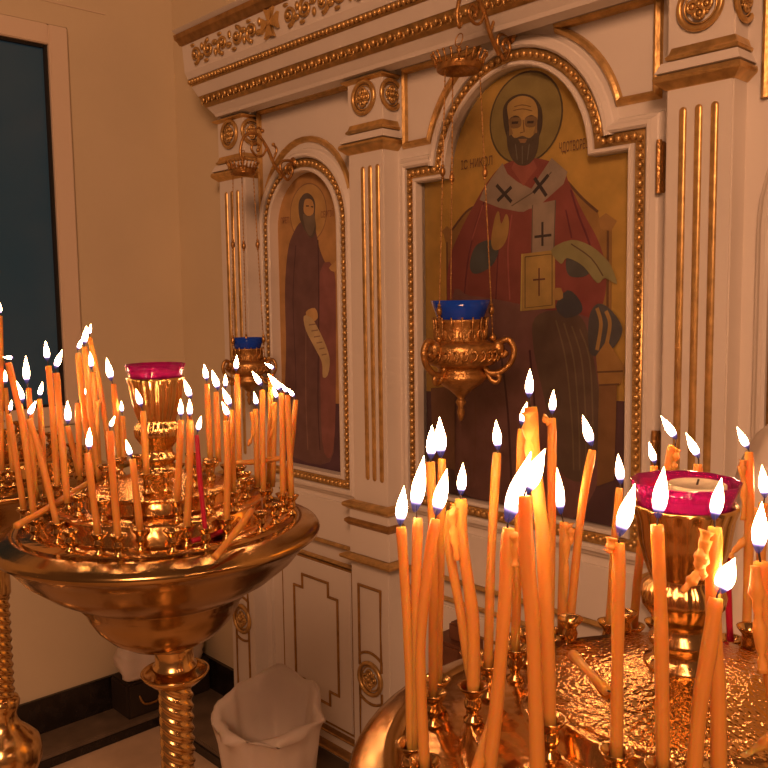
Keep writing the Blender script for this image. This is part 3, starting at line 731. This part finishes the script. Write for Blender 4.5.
def place_base(st_c, u, v, dz=0., kr=1.):
    """where the candle foot stands: on the tray level it reaches first"""
    best = None
    kz = [z0+dz for z0 in (Z_IN+CUP_H-.006, Z_OUT+CUP_H-.006)]; rr = [(.097*kr, .1235*kr), (.1325*kr, .163*kr)]
    if kr == 1.: kz.insert(0, Z_DOME+CUP_H); rr.insert(0, (.052, .076))
    for k in range(0, 60):
        for sg in ((1,) if k == 0 else (1, -1)):
            for z, (r0, r1) in zip(kz, rr):
                p = pz(u, v+sg*k, z)
                if r0 <= math.hypot(p.x-st_c[0], p.y-st_c[1]) <= r1: return p, z-CUP_H+.006
    for z, r0, r1 in ((Z_IN+CUP_H-.006, .097, .122), (Z_OUT+CUP_H-.006, .136, .164)):
        z += dz; r0 *= kr; r1 *= kr; p = pz(u, v, z); q = Vector((p.x-st_c[0], p.y-st_c[1])); r = q.length
        e = max(r0-r, 0, r-r1)
        if best is None or e < best[0]: best = (e, q, r, r0, r1, z)
    e, q, r, r0, r1, z = best
    if e > 0: q = q.normalized()*min(max(r, r0), r1)
    return Vector((st_c[0]+q.x, st_c[1]+q.y, z)), z-CUP_H+.006
def candle(st, c, label, top, base, fl=None, mid=None, r=.0038, m=None, drip=None, fw=None, group='lit candles', name='beeswax_candle', cup=True):
    rnd = random.Random(label); m = m or M_WAX; mid = mid or None
    P, zc = place_base(c, *base, DZ.get(st.name, 0), KR if st is SR else 1.); d0 = depth(P)
    near = [q for q in CUPS.get(st.name, []) if (Vector(q)-P.xy).length < .013]
    T = pd(top[0], top[1], d0)
    if (Vector(project(P))-Vector(base)).length > 6: print('BASE', label[:50], base, [round(a) for a in project(P)])
    root = tag(empty(name, P), label, 'candle', group)
    pts = [P]
    vb = project(P)[1]
    for q in reversed(mid or []):
        if q[1] < vb-25: pts.append(pd(q[0], q[1], d0))
    pts.append(T)
    candle_body(pts, r, m, root, rnd)
    if fl:
        f0, f1 = pd(fl[2], fl[3], d0), pd(fl[0], fl[1], d0)
        bm = bmesh.new(); mdp = T.lerp(f0, .6)
        tube(bm, smooth_path([T-Vector((0, 0, .002)), mdp, f0.lerp(f1, .18)], 3), .0006, 5); child('wick', bm, M_WICK, root)
        w = fw*d0/FPX if fw else max(.0020, min(.0042, (f1-f0).length*.145))
        flame(root, f0, f1, w)
    else:
        bm = bmesh.new(); tube(bm, [T-Vector((0, 0, .002)), T+Vector((.0006, 0, .004))], .0006, 5); child('wick', bm, M_WICK, root)
    for dp in (drip or []):
        bm = bmesh.new(); pp = [pd(a, b, d0-.002) for a, b in dp]; path = smooth_path(pp, 5); k = rnd.random()*5
        tube(bm, path, lambda t: r*(.80+.24*math.sin(17*t+k)+.14*math.sin(41*t+k))*(1-.3*t), 8); child('wax_drip', bm, M_DRIP, root, True)
    if cup and not near: add_cup(st, (P.x, P.y), zc)
    return root
L_, R_, T_ = (SL, cL), (SR, cR), (ST, cT)
CN = [
 # --- far left stand
 (T_, 'upright candle cut by the left edge of the picture, highest flame there', (.5, 316), (1.5, 505), (0, 303, .3, 314)),
 (T_, 'short candle behind the leftmost tall candle, at far left edge', (5.6, 388), (13, 482), (5, 370, 5.5, 384)),
 # --- left stand, left part
 (L_, 'candle with flame blown flat to the left, leftmost long one on the left stand', (8.5, 363), (34, 517), (3.2, 357, 14, 358), [(16, 395), (25, 440)]),
 (L_, 'stubby candle leaning left at the front left rim, low flame above it', (8.5, 414), (24.5, 513), (11.5, 400, 10, 412)),
 (L_, 'candle behind the flat-flame one, with tall upright flame against dark window', (28.6, 388), (36, 486), (25.8, 356, 26.8, 384)),
 (L_, 'candle with ragged flame just right of the flat-flame candle, before dark window', (20, 404), (38, 494), (16.5, 381, 23, 403), None, .0036),
 (L_, 'strongly slanted candle at the front left, top leaning left', (28.5, 419), (57.5, 521), (36, 401, 28, 416), [(39, 450)]),
 (L_, 'candle with small wavering flame between the slanted ones near the window edge', (39.5, 399), (46, 488), (42.5, 382, 39, 397)),
 (L_, 'taller left one of two touching candles in front of window edge', (48.5, 366), (57.5, 488), (45.5, 341, 47.5, 361), [(53, 420)]),
 (L_, 'right one of two touching candles in front of window edge, flame bent right', (56.5, 373), (67.5, 504), (62, 350, 55, 369), [(61, 430)]),
 (L_, 'short candle with sputtering flame right of the touching pair', (67.5, 426), (80.5, 475), (67.5, 401, 68, 424)),
 (L_, 'unlit candle top hidden behind the tall bundle, left of it', (78, 403), (80, 472), None),
 (L_, 'left candle of the tall bundle left of the ruby cup', (78, 353), (93, 478), (82.5, 338, 77.5, 350), [(83, 405)]),
 (L_, 'middle candle of the tall bundle left of the ruby cup, flame joined to its neighbour', (84.5, 347), (99, 480), (86.5, 326, 84, 345), [(90, 405)]),
 (L_, 'tallest leaning candle of the bundle, its flame the highest left of the ruby cup', (89.5, 337), (112, 484), (91, 324, 89, 335), [(103, 405)]),
 (L_, 'dripping candle in front of the tall bundle, small flame halfway up the bundle', (93, 372), (100, 492), (90, 352, 91.5, 369), [(97, 430)], .0038, None, [[(98, 400), (97, 440), (101, 478)]]),
 (L_, 'slim candle with tiny flame near the foot of the tall bundle', (86.5, 399), (91, 486), (86, 386, 86.3, 396), None, .0032),
 (L_, 'upright candle standing alone right of the tall bundle, flame bent left', (113.5, 384), (120, 460), (106.5, 358, 111.5, 381)),
 (L_, 'short candle right behind the lone upright one, low flame', (122.5, 416), (124, 460), (121.3, 401, 122, 413)),
 (L_, 'long front candle with little flame touching the bundle on its right', (110, 431), (118.5, 540), (115, 416, 109.5, 428), [(113, 480)]),
 (L_, 'short front candle with round bright flame, below the tall bundle', (87, 453), (98.5, 538), (89.5, 428, 89, 450)),
 (L_, 'short front candle leaning left, before the foot of the ruby cup holder', (132.5, 459), (140.5, 534), (126, 440, 131, 457)),
 (L_, 'candle just left of the ruby cup holder, flame below the cup rim', (143, 411), (147, 478), (136, 389, 141.5, 407)),
 (L_, 'left one of two candles burning side by side before the ruby cup holder', (181, 420), (177, 505), (180.5, 399, 181, 417)),
 (L_, 'right one of two candles burning side by side before the ruby cup holder', (190, 420), (186.5, 528), (189.5, 399, 190, 417), [(190, 460)]),
 (L_, 'candle behind the side-by-side pair, its big flame above them at the cup edge', (190, 402), (187, 480), (184, 379, 191, 399)),
 (L_, 'candle with upright flame, leftmost of the group right of the ruby cup', (206.8, 384), (210.5, 463), (204, 364, 207, 381)),
 (L_, 'candle second from left in the group right of the ruby cup, flame leaning left', (216, 392), (218.5, 462), (212, 370, 218.5, 390)),
 (L_, 'candle behind the group right of the ruby cup, round flame in its middle', (225, 393), (227, 466), (225.5, 374, 225.5, 388)),
 (L_, 'candle with long slanted flame in the group right of the ruby cup', (231.5, 410), (233, 500), (222.5, 388, 231, 407)),
 (L_, 'front candle of the group right of the ruby cup, lowest of its flames', (226.5, 421), (226.5, 523), (222, 402, 229, 417), [(227.5, 460)]),
 (L_, 'tall candle under the small hanging lamp, flame straight up', (237, 374), (239.5, 462), (236.8, 355, 236, 371)),
 (L_, 'front candle at the right rim, flame pointing up left, stands in a wide cup', (262.5, 390), (263.5, 499), (252, 371, 262, 386), [(262.5, 440)]),
 (L_, 'lumpy dripping candle left of the wide-cup candle at the right rim', (255.5, 409), (257.5, 490), (254, 392, 257, 406), None, .0038, None, [[(252, 412), (253, 432), (248, 446)]]),
 (L_, 'candle behind the wide-cup candle, highest flame at the right rim blown flat', (271, 374), (269, 470), (264.5, 363, 275, 369)),
 (L_, 'dripping candle with small round flame among the right rim group', (275, 402), (272.5, 478), (273, 387, 277.5, 399), None, .0038, None, [[(273, 404), (274, 424), (270, 438)]]),
 (L_, 'candle with longest slanted flame in the right rim group', (281.7, 393), (283, 498), (268, 374, 282, 391), [(282.5, 440)], .0039),
 (L_, 'second candle from the right at the right rim, flame merging left', (287.6, 395), (291.5, 493), (280.5, 383, 288, 393)),
 (L_, 'rightmost candle of the left stand, leaning slightly right', (296, 400), (294, 491), (287, 388, 295, 397)),
 # --- right stand
 (R_, 'leftmost candle of the foreground stand, thin with an upright flame', (401, 527), (411.5, 752), (404, 486, 400, 525), [(405, 585), (410, 670)], .0033),
 (R_, 'second foreground candle from the left, long flame leaning right', (418, 518), (414, 752), (424, 456, 414.5, 512), [(416, 590)], .0033),
 (R_, 'third foreground candle from the left, bowed, crossing in front of its neighbours', (435.5, 519), (425, 770), (447, 469, 436, 515), [(428, 565), (421, 640), (421, 690)], .0033),
 (R_, 'left one of two tall candles behind the bowed foreground candle', (430.5, 462), (433, 700), (432, 425, 431, 459), [(433, 560)], .0033),
 (R_, 'right one of two tall candles behind the bowed foreground candle', (442, 459), (437.5, 686), (439.5, 417, 441, 457), [(440, 570)], .0034),
 (R_, 'thick dripping candle with oval flame, standing in the wide saucer cup', (461, 499), (473, 718), (463, 463, 461, 495), [(462, 540), (473, 620), (478, 680)], .0042, None, [[(456, 506), (452, 515), (454, 535), (457, 560)]]),
 (R_, 'burnt-down unlit candle fused to the left of the saucer-cup candle', (451, 512), (474, 690), None, [(449, 545), (462, 620), (468, 660)], .0034),
 (R_, 'straight slim candle between saucer-cup candle and double flame', (497, 453), (488, 671), (496, 420, 498, 450), [(491, 560)], .0033),
 (R_, 'left candle under the large double flame, running out of the picture below', (508.5, 528), (487, 790), (531, 452, 507, 522), [(505, 600), (497, 700)], .0042, None, [[(514, 532), (515, 548), (514, 566)]], 9.5),
 (R_, 'right candle under the large double flame, thick and leaning left', (525, 496), (539, 790), (545, 449, 524, 494), [(527, 560), (533, 630)], .0044, None, None, 9),
 (R_, 'tall dripping candle rising behind the double flame, highest flame in foreground', (530.5, 407), (550, 705), (530, 369, 529, 398), [(534, 460), (542, 530), (547, 630)], .0043, None, [[(528, 412), (529, 440), (530, 462)]]),
 (R_, 'lower candle hidden at left of the highest foreground flame', (522, 429), (515, 655), (527, 402, 521, 425), [(519, 520)], .0034),
 (R_, 'tall straight candle with knob of wax beside its small flame', (552, 418), (549, 655), (553.5, 390, 552, 414), [(551.5, 540)], .0037, None, [[(547, 416), (545, 419), (549, 424)]]),
 (R_, 'shorter candle with wax run down its side, in front of the knobbed one', (564, 522), (562, 638), (557, 468, 561, 514), None, .0042, None, [[(569, 524), (571, 536), (569, 545)], [(566, 524), (566, 560), (565, 600)]]),
 (R_, 'candle leaning right behind the shorter dripping one, flame bent left', (592.5, 450), (569, 637), (582.5, 415, 592, 446), [(583, 500), (576, 560)], .0036),
 (R_, 'candle close behind the long-flame candle left of foreground ruby cup', (619.5, 488), (609, 628), (618, 454, 621, 484), [(614, 555)], .0036),
 (R_, 'unlit candle peeking out behind the left of foreground ruby cup', (642, 535), (633, 632), None, [(638, 575)], .0036),
 (R_, 'candle with long slanted flame left of the foreground ruby cup', (619, 543), (616.5, 742), (635, 484, 619, 536), [(618, 620)], .0037, None, [[(612, 538), (610, 548), (608, 553)]]),
 (R_, 'straight candle in front of the foreground ruby cup, flame over the glass', (657, 525), (663, 775), (664, 467, 657.5, 518), [(661, 620)], .0037),
 (R_, 'candle with thick wax curtain in front of the foreground ruby cup', (715, 527), (719, 758), (721.5, 478, 714, 520), [(713, 600), (718, 690)], .0041, None, [[(707, 531), (702, 548), (700, 562), (697, 574), (690, 583), (682, 592)], [(706, 540), (703, 562), (701, 580)]]),
 (R_, 'low candle leaning right before the wax-curtain candle, flame bent right', (716, 598), (693, 785), (735, 558, 718, 593), [(709, 650), (700, 705)], .0042, None, None, 9.5),
 (R_, 'candle with rippled side right of the foreground ruby cup, flame bent left', (749, 452), (746, 655), (737, 427, 748.5, 449), [(749, 530)], .0037, None, [[(743, 460), (742, 470), (744, 490), (743, 520)]]),
 (R_, 'candle shedding a long arm of wax, second from the right edge', (763, 503), (758, 650), (762, 465, 765, 498), None, .0040, None, [[(757, 508), (750, 525), (744, 540), (733, 552), (730, 558)]]),
 (R_, 'thick candle cut by the right edge of the picture, flame rising steeply', (761.5, 562), (790, 800), (762, 502, 758, 553), [(764, 610), (774, 690)], .0042, None, [[(755, 566), (757, 600), (760, 640), (763, 672)]]),
 (R_, 'candle behind foreground ruby cup, left of the three there', (654, 466), (656, 628), (649, 442, 655, 464), None, .0038),
 (R_, 'candle behind foreground ruby cup, middle of the three, tilted', (674, 447), (664, 626), (661, 416, 676.5, 439), [(669, 470)], .0038, None, [[(677, 449), (674, 462), (673, 474)]]),
 (R_, 'candle behind foreground ruby cup, right of the three there', (698, 464), (699, 627), (686, 433, 699, 458), None, .0038),
]
for row in CN:
    (st, c), lab, top, base, fl = row[:5]; ex = list(row[5:])+[None]*6
    candle(st, c, lab, top, base, fl, ex[0], (ex[1] or .0038)*(1.0 if st is not SR else .97), ex[2], ex[3], ex[4], 'lit candles on the left stand' if st is SL else ('candles on the foreground stand' if st is SR else 'candles on the far left stand'))
candle(SL, cL, 'thin crimson candle standing on the left stand, before the ruby cup', (196.8, 435), (205.5, 532), (201, 416, 197.5, 432), [(200, 480)], .0027, M_RED, None, None, None, 'crimson_candle')
candle(SR, cR, 'thin crimson candle on the foreground stand, half hidden behind wax', (727, 535), (730.5, 645), None, [(728, 590)], .0027, M_RED, None, None, None, 'crimson_candle')
# ------------------------------------------------------------------ fallen candles lying on the trays
def fallen(c, label, a, b, za, zb, m=None, r=.0038):
    if c is cR: za += DR; zb += DR
    A, B = pz(*a, za), pz(*b, zb); root = tag(empty('fallen_candle', A), label, 'candle', 'fallen candles')
    candle_body([A, A.lerp(B, .5)+Vector((0, 0, -.0015)), B], r, m or M_WAX, root, random.Random(label))
    bm = bmesh.new(); d = (B-A).normalized(); tube(bm, [B-d*.002, B+d*.004+Vector((0, 0, .002))], .0006, 5); child('wick', bm, M_WICK, root)
fallen(cL, 'fallen candle lying slantwise across the front left tray', (16, 526), (88, 483), 1.335, 1.355)
fallen(cL, 'fallen candle lying across the back behind the tall bundle', (113, 469), (150, 453), 1.364, 1.366)
fallen(cL, 'fallen candle lying at the foot of the ruby cup holder', (151, 478), (183, 471), 1.360, 1.360)
fallen(cL, 'fallen candle leaning out over the front right rim of the left bowl', (215, 557), (252, 510), 1.307, 1.336)
fallen(cL, 'fallen candle lying level behind the right rim candles', (236, 463), (281, 458), 1.358, 1.360)
fallen(cL, 'fallen reddish candle lying along the front right trough', (192, 541), (227, 529), 1.309, 1.312, M_RED, .003)
fallen(cL, 'fallen candle stub behind the crimson candle', (200, 470), (217, 463), 1.362, 1.362)
fallen(cR, 'fallen candle lying on the hammered foreground dome, left side', (573, 655), (608, 692), 1.352, 1.356)
fallen(cR, 'fallen candle lying across the front right of the foreground tray', (742, 762), (775, 735), 1.345, 1.352)
fallen(cR, 'fallen candle leaning at the bottom edge between foreground candles', (475, 775), (497, 706), 1.335, 1.350)
# ------------------------------------------------------------------ empty cups between the candles
def fill_cups(st, c, rr, n, z, ph):
    for k in range(n):
        a = ph+2*PI*k/n; p = (c[0]+rr*math.cos(a), c[1]+rr*math.sin(a))
        if all((Vector(q)-Vector(p)).length > .021 for q in CUPS.get(st.name, [])): add_cup(st, p, z)
for st, c in (L_, R_, T_):
    kk = KR if st is SR else 1.
    if st is not SR: fill_cups(st, c, .064, 11, Z_DOME+.006, .2)
    fill_cups(st, c, .149*kk, 24, Z_OUT+DZ.get(st.name, 0), .1); fill_cups(st, c, .108*kk, 16, Z_IN+DZ.get(st.name, 0), .05)

# ================================================================== hanging oil lamps
def scroll_tube(bm, pts, r, seg=8): tube(bm, smooth_path(pts, 8), r, seg)
def bracket(x, zt, yh, label):
    """gilded scroll arm from the arch of an icon (y=0) out to a hook at yh"""
    root = tag(empty('lamp_bracket', (x, -.02, zt)), label, 'bracket')
    S = -yh/.20
    Y = lambda t: -.016+(yh+.016)*t
    bm = bmesh.new()
    scroll_tube(bm, [(x, -.0, zt-.005), (x, Y(.22), zt-.008), (x, Y(.30), zt-.03), (x, Y(.17), zt-.062), (x, Y(.06), zt-.035), (x, Y(.12), zt-.015), (x, Y(.2), zt-.03), (x, Y(.14), zt-.042)], .0042)
    scroll_tube(bm, [(x, Y(.26), zt-.055), (x, Y(.42), zt-.02), (x, Y(.55), zt+.025), (x, Y(.74), zt+.058), (x, Y(.95), zt+.045), (x, Y(1.03), zt+.005), (x, Y(1.0), zt-.022), (x, Y(.95), zt-.012)], lambda t: .0055*(1-.3*t))
    scroll_tube(bm, [(x, Y(.55), zt+.022), (x, Y(.62), zt+.0), (x, Y(.74), zt-.004), (x, Y(.83), zt+.014), (x, Y(.77), zt+.032), (x, Y(.68), zt+.024), (x, Y(.71), zt+.012)], .0036)
    scroll_tube(bm, [(x, Y(.44), zt-.012), (x, Y(.36), zt+.02), (x, Y(.42), zt+.034)], .0036); scroll_tube(bm, [(x, Y(.80), zt+.055), (x, Y(.70), zt+.075), (x, Y(.62), zt+.068)], .0034)
    for t, dz in ((.42, .034), (.62, .068), (.14, -.042), (.71, .012)): ball(bm, (x, Y(t), zt+dz), .006)
    child('scroll_arm', bm, M_OLD, root, True)
    bm = bmesh.new(); lathe(bm, [(.001, 0), (.014, 0), (.016, .004), (.001, .008)], 16); 
    for v in bm.verts: v.co = Vector((x+v.co.x, -.024-v.co.z*.5, zt-.01+v.co.y))
    child('rosette', bm, M_OLD, root, True)
    return Vector((x, Y(1.0), zt-.022))
def oil_lamp(hook, dz_crown, dz_glass, label, k=1.):
    x, y = hook.x, hook.y; zc = hook.z-dz_crown; zg = hook.z-dz_glass
    root = tag(empty('hanging_oil_lamp', (x, y, zg-.1*k)), label, 'oil lamp')
    bm = bmesh.new(); tube(bm, [(x+.010*math.cos(a), y+.004*math.sin(a), hook.z-.014+.014*math.sin(a)) for a in [2*PI*i/16 for i in range(16)]], .0013, 5, True)
    ball(bm, (x, y, hook.z-.034), .006); tube(bm, [(x, y, hook.z-.028), (x, y, zc+.005)], .0022, 6); child('suspension_ring', bm, M_OLD, root, True)
    bm = bmesh.new(); rc = .036*k
    lathe(bm, [(.001, zc+.016), (.012, zc+.012), (.02, zc+.002), (rc*.92, zc-.012), (rc*.98, zc-.010), (rc, zc), (rc*1.04, zc+.003)], 40, (x, y, 0))
    n = 22
    for i in range(n):
        a = 2*PI*i/n; d = Vector((math.cos(a), math.sin(a), 0)); p = Vector((x, y, zc))+d*rc*1.02
        tube(bm, [p, p+d*.003+Vector((0, 0, .012)), p+d*.009+Vector((0, 0, .022))], lambda t: .0030*(1-.35*t), 5); q = p+d*.009+Vector((0, 0, .022)); ball(bm, q, .0034, 6, 4)
    child('crown', bm, M_OLD, root, True)
    ra = .052*k
    handles = []
    for i in range(3):
        a = YAWL+2*PI*i/3; d = Vector((math.cos(a), math.sin(a), 0)); h = Vector((x, y, 0))
        p0 = h+d*rc*.9+Vector((0, 0, zc-.012)); p1 = h+d*ra+Vector((0, 0, zg-.028*k))
        bm = bmesh.new(); tube(bm, [p0.lerp(p1, t/10) for t in range(11)], .0012, 5); N = int((p0-p1).length/.011)
        for j in range(N): ball(bm, p0.lerp(p1, (j+.5)/N), .0021, 5, 4, (1, 1, 1.5))
        for t in (.38, .9): q = p0.lerp(p1, t); ball(bm, q, .0062, 8, 6, (1, 1, 1.7)); ball(bm, q+Vector((0, 0, .012)), .004); ball(bm, q-Vector((0, 0, .012)), .0035)
        child('chain', bm, M_OLD, root, True)
        bm = bmesh.new(); Q = lambda r, z: h+d*(r*k)+Vector((0, 0, zg+z*k))
        scroll_tube(bm, [Q(.036, -.072), Q(.046, -.086), Q(.064, -.084), Q(.080, -.070), Q(.086, -.050), Q(.078, -.034), Q(.066, -.036), Q(.062, -.048), Q(.068, -.058), Q(.075, -.052)], .0050*k)
        scroll_tube(bm, [Q(.040, -.082), Q(.050, -.098), Q(.060, -.100), Q(.062, -.091), Q(.055, -.088)], .0040*k)
        ball(bm, Q(.060, -.046), .011*k, 8, 6, (1, 1, 1.2)); ball(bm, Q(.052, -.030), .006*k)
        child('handle', bm, M_OLD, root, True)
    # pierced and chased body
    prof = [(.0015, -.165), (.004, -.160), (.0065, -.150), (.004, -.142), (.009, -.134), (.005, -.128), (.010, -.122), (.019, -.114), (.034, -.104), (.041, -.097), (.043, -.092), (.038, -.086), (.036, -.080), (.040, -.076),
            (.054, -.072), (.060, -.066), (.060, -.046), (.057, -.040), (.046, -.036), (.0415, -.033), (.0405, -.006), (.043, -.003), (.042, 0), (.038, -.001)]
    bm = bmesh.new(); lathe(bm, [(r*k, z*k) for r, z in prof], 48, (x, y, zg)); bd = child('lamp_body', bm, M_OLD, root, True)
    bm = bmesh.new()
    for i in range(26):
        a = 2*PI*i/26; c0 = Vector((x, y, zg)); P = lambda r, da, z: c0+Vector((math.cos(a+da)*r*k, math.sin(a+da)*r*k, z*k))
        tube(bm, [P(.0605, -.09, -.066), P(.062, .03, -.062), P(.062, .07, -.055), P(.062, .0, -.049), P(.061, -.06, -.053)], .0022*k, 5)
    for i in range(16):
        a = 2*PI*i/16; P = lambda r, da, z: c0+Vector((math.cos(a+da)*r*k, math.sin(a+da)*r*k, z*k))
        if i == 0: child('chased_relief', bm, M_OLD, bd, True); bm = bmesh.new()
        tube(bm, [P(.0415, .12*math.cos(t), -.024+.008*math.sin(t)) for t in [2*PI*j/10 for j in range(10)]], .0018*k, 5, True)
        tube(bm, [P(.0415, 0, -.032), P(.0425, 0, -.024), P(.0425, 0, -.008), P(.0445, 0, .003)], .0017*k, 5)
    child('pierced_collar', bm, M_OLD, bd, True)
    bm = bmesh.new(); lathe(bm, [(r*k, z*k) for r, z in [(.030, -.02), (.037, 0), (.041, .012), (.0475, .030), (.0465, .030), (.040, .012), (.036, 0), (.029, -.018), (.001, -.018)]], 48, (x, y, zg), lambda a, z, i: 1+.012*math.cos(10*a) if 2 <= i <= 5 else 1)
    child('glass_cup', bm, M_BLUE, root, True)
    return root
YAWL = math.radians(150)
xb = -1.229
hk = bracket(xb, py(515, 36, 0).z, px(459, 32, xb).y, 'gilded scroll bracket above the large bishop icon')
hk = px(459, 33, xb); ym = hk.y
g = py(460, 319, ym)
cz = py(459, 66, ym).z
oil_lamp(Vector((xb, ym, hk.z)), hk.z-cz, hk.z-g.z, 'large gilded oil lamp with blue glass hanging before the bishop icon', 1.36)
xb = -2.035
zt = py(300, 160, 0).z; hk = px(242, 150, xb)
bracket(xb, zt, hk.y, 'gilded scroll bracket above the narrow monk icon')
g = px(249, 348, xb); cz = px(240, 170, xb).z
oil_lamp(hk, hk.z-cz, hk.z-g.z, 'smaller looking oil lamp with blue glass hanging before the monk icon', 1.0)

# ================================================================== things on the floor
# bin lined with a white plastic bag
bc = pz(270, 712, .52); bc = Vector((bc.x, bc.y, FLZ))
root = tag(empty('waste_bin', bc), 'waste bin lined with crumpled white plastic bag by the icon screen', 'bin')
rnd = random.Random(5)
def fold(a, z, i): return 1+.05*math.sin(3*a+.8)+.035*math.sin(7*a+z*9)+.02*math.sin(13*a+2)
RB = 1.0
prof = [(.085, .012), (.098, .10), (.108, .24), (.118, .36), (.126, .43), (.130, .47), (.137, .50), (.141, .515), (.136, .535), (.128, .545), (.118, .535), (.110, .49), (.100, .40), (.085, .30), (.05, .24), (.001, .23)]
bm = bmesh.new(); n = 56; rings = []
for i, (r, z) in enumerate(prof):
    ring = []
    for k in range(n):
        a = 2*PI*k/n; f = fold(a, z, i); zz = z
        if i >= 6: zz += .045*math.sin(a-.6)*min(1, (i-5)/3)*(1 if i < 13 else .4)+.012*math.sin(5*a+i)
        if 4 <= i <= 9: f += .03*math.sin(9*a+1.3*i)
        ring.append(bm.verts.new((bc.x+r*f*math.cos(a), bc.y+r*f*math.sin(a), FLZ+zz*.763)))
    rings.append(ring)
for a, b in zip(rings, rings[1:]):
    for k in range(n): bm.faces.new((a[k], a[(k+1) % n], b[(k+1) % n], b[k]))
child('plastic_bag', bm, M_LINEN, root, True)
bm = bmesh.new(); lathe(bm, [(.078, 0), (.082, .004), (.082, .03), (.07, .03)], 32, (bc.x, bc.y, FLZ)); child('bin_foot', bm, M_DARKBOX, root)
# dark box with a white bundle in the corner
b0 = py(133, 680, -.16)
root = tag(empty('box', (-2.66, -.17, PT)), 'dark box with handle in the corner under a white bundle', 'box')
bm = bmesh.new(); box(bm, -2.725, -2.600, -.345, -.02, PT+.001, PT+.125, .008); child('body', bm, M_DARKBOX, root)
bm = bmesh.new(); scroll_tube(bm, [(-2.603, -.30, PT+.075), (-2.592, -.285, PT+.045), (-2.592, -.24, PT+.042), (-2.603, -.225, PT+.055)], .004); child('handle', bm, M_OLD, root, True)
bm = bmesh.new(); zb0 = PT+.126
bmesh.ops.create_icosphere(bm, subdivisions=4, radius=1)
for v in bm.verts:
    p = v.co; f = 1+.07*math.sin(5*p.x+2*p.z)+.05*math.sin(9*p.y+4*p.x)+.03*math.sin(17*p.z+7*p.x)
    sx = abs(p.x)**.7*(1 if p.x > 0 else -1); sy = abs(p.y)**.7*(1 if p.y > 0 else -1); sz = abs(p.z)**.7*(1 if p.z > 0 else -1)
    v.co = Vector((-2.648+sx*.072*f, -.20+sy*.16*f, max(zb0, zb0+.066+sz*.074*f)))
o = link('cloth_bundle', bm, M_LINEN, None, smooth=True); tag(o, 'white crumpled bundle lying on the dark box in the corner', 'bundle')
# dark wooden stand seen between the foreground candles
wp = py(456, 655, -.33); zt = py(456, 637, -.33).z
root = tag(empty('wooden_stand', (wp.x, wp.y, FLZ)), 'dark brown wooden stand by the icon screen, seen between foreground candles', 'stand')
bm = bmesh.new(); box(bm, wp.x-.045, wp.x+.045, wp.y-.04, wp.y+.04, FLZ+.03, zt, .006); child('post', bm, M_WOOD, root)
bm = bmesh.new(); box(bm, wp.x-.003, wp.x+.034, wp.y-.022, wp.y+.022, zt, zt+.038, .005); child('cap', bm, M_WOOD, root)
bm = bmesh.new(); box(bm, wp.x-.10, wp.x+.10, wp.y-.075, wp.y+.075, FLZ, FLZ+.03, .006); child('foot', bm, M_WOOD, root)
# pale draped cloth at the right edge
bm = bmesh.new(); c = py(800, 470, -.42); n = 40; rows = []
for i, (r, z) in enumerate([(.001, c.z+.075), (.03, c.z+.07), (.055, c.z+.045), (.075, c.z-.0), (.10, c.z-.12), (.13, c.z-.35), (.15, .25), (.155, FLZ+.003)]):
    rows.append([bm.verts.new((c.x+r*(1+.06*math.sin(6*a+i*.3)*min(1, i/3))*math.cos(a), c.y+r*(1+.06*math.sin(6*a+i*.3)*min(1, i/3))*math.sin(a), z)) for a in [2*PI*k/n for k in range(n)]])
for a, b in zip(rows, rows[1:]):
    for k in range(n): bm.faces.new((a[k], a[(k+1) % n], b[(k+1) % n], b[k]))
o = link('draped_cloth', bm, M_LINEN, None, smooth=True); tag(o, 'pale cloth draped over something tall at the right edge', 'cloth')
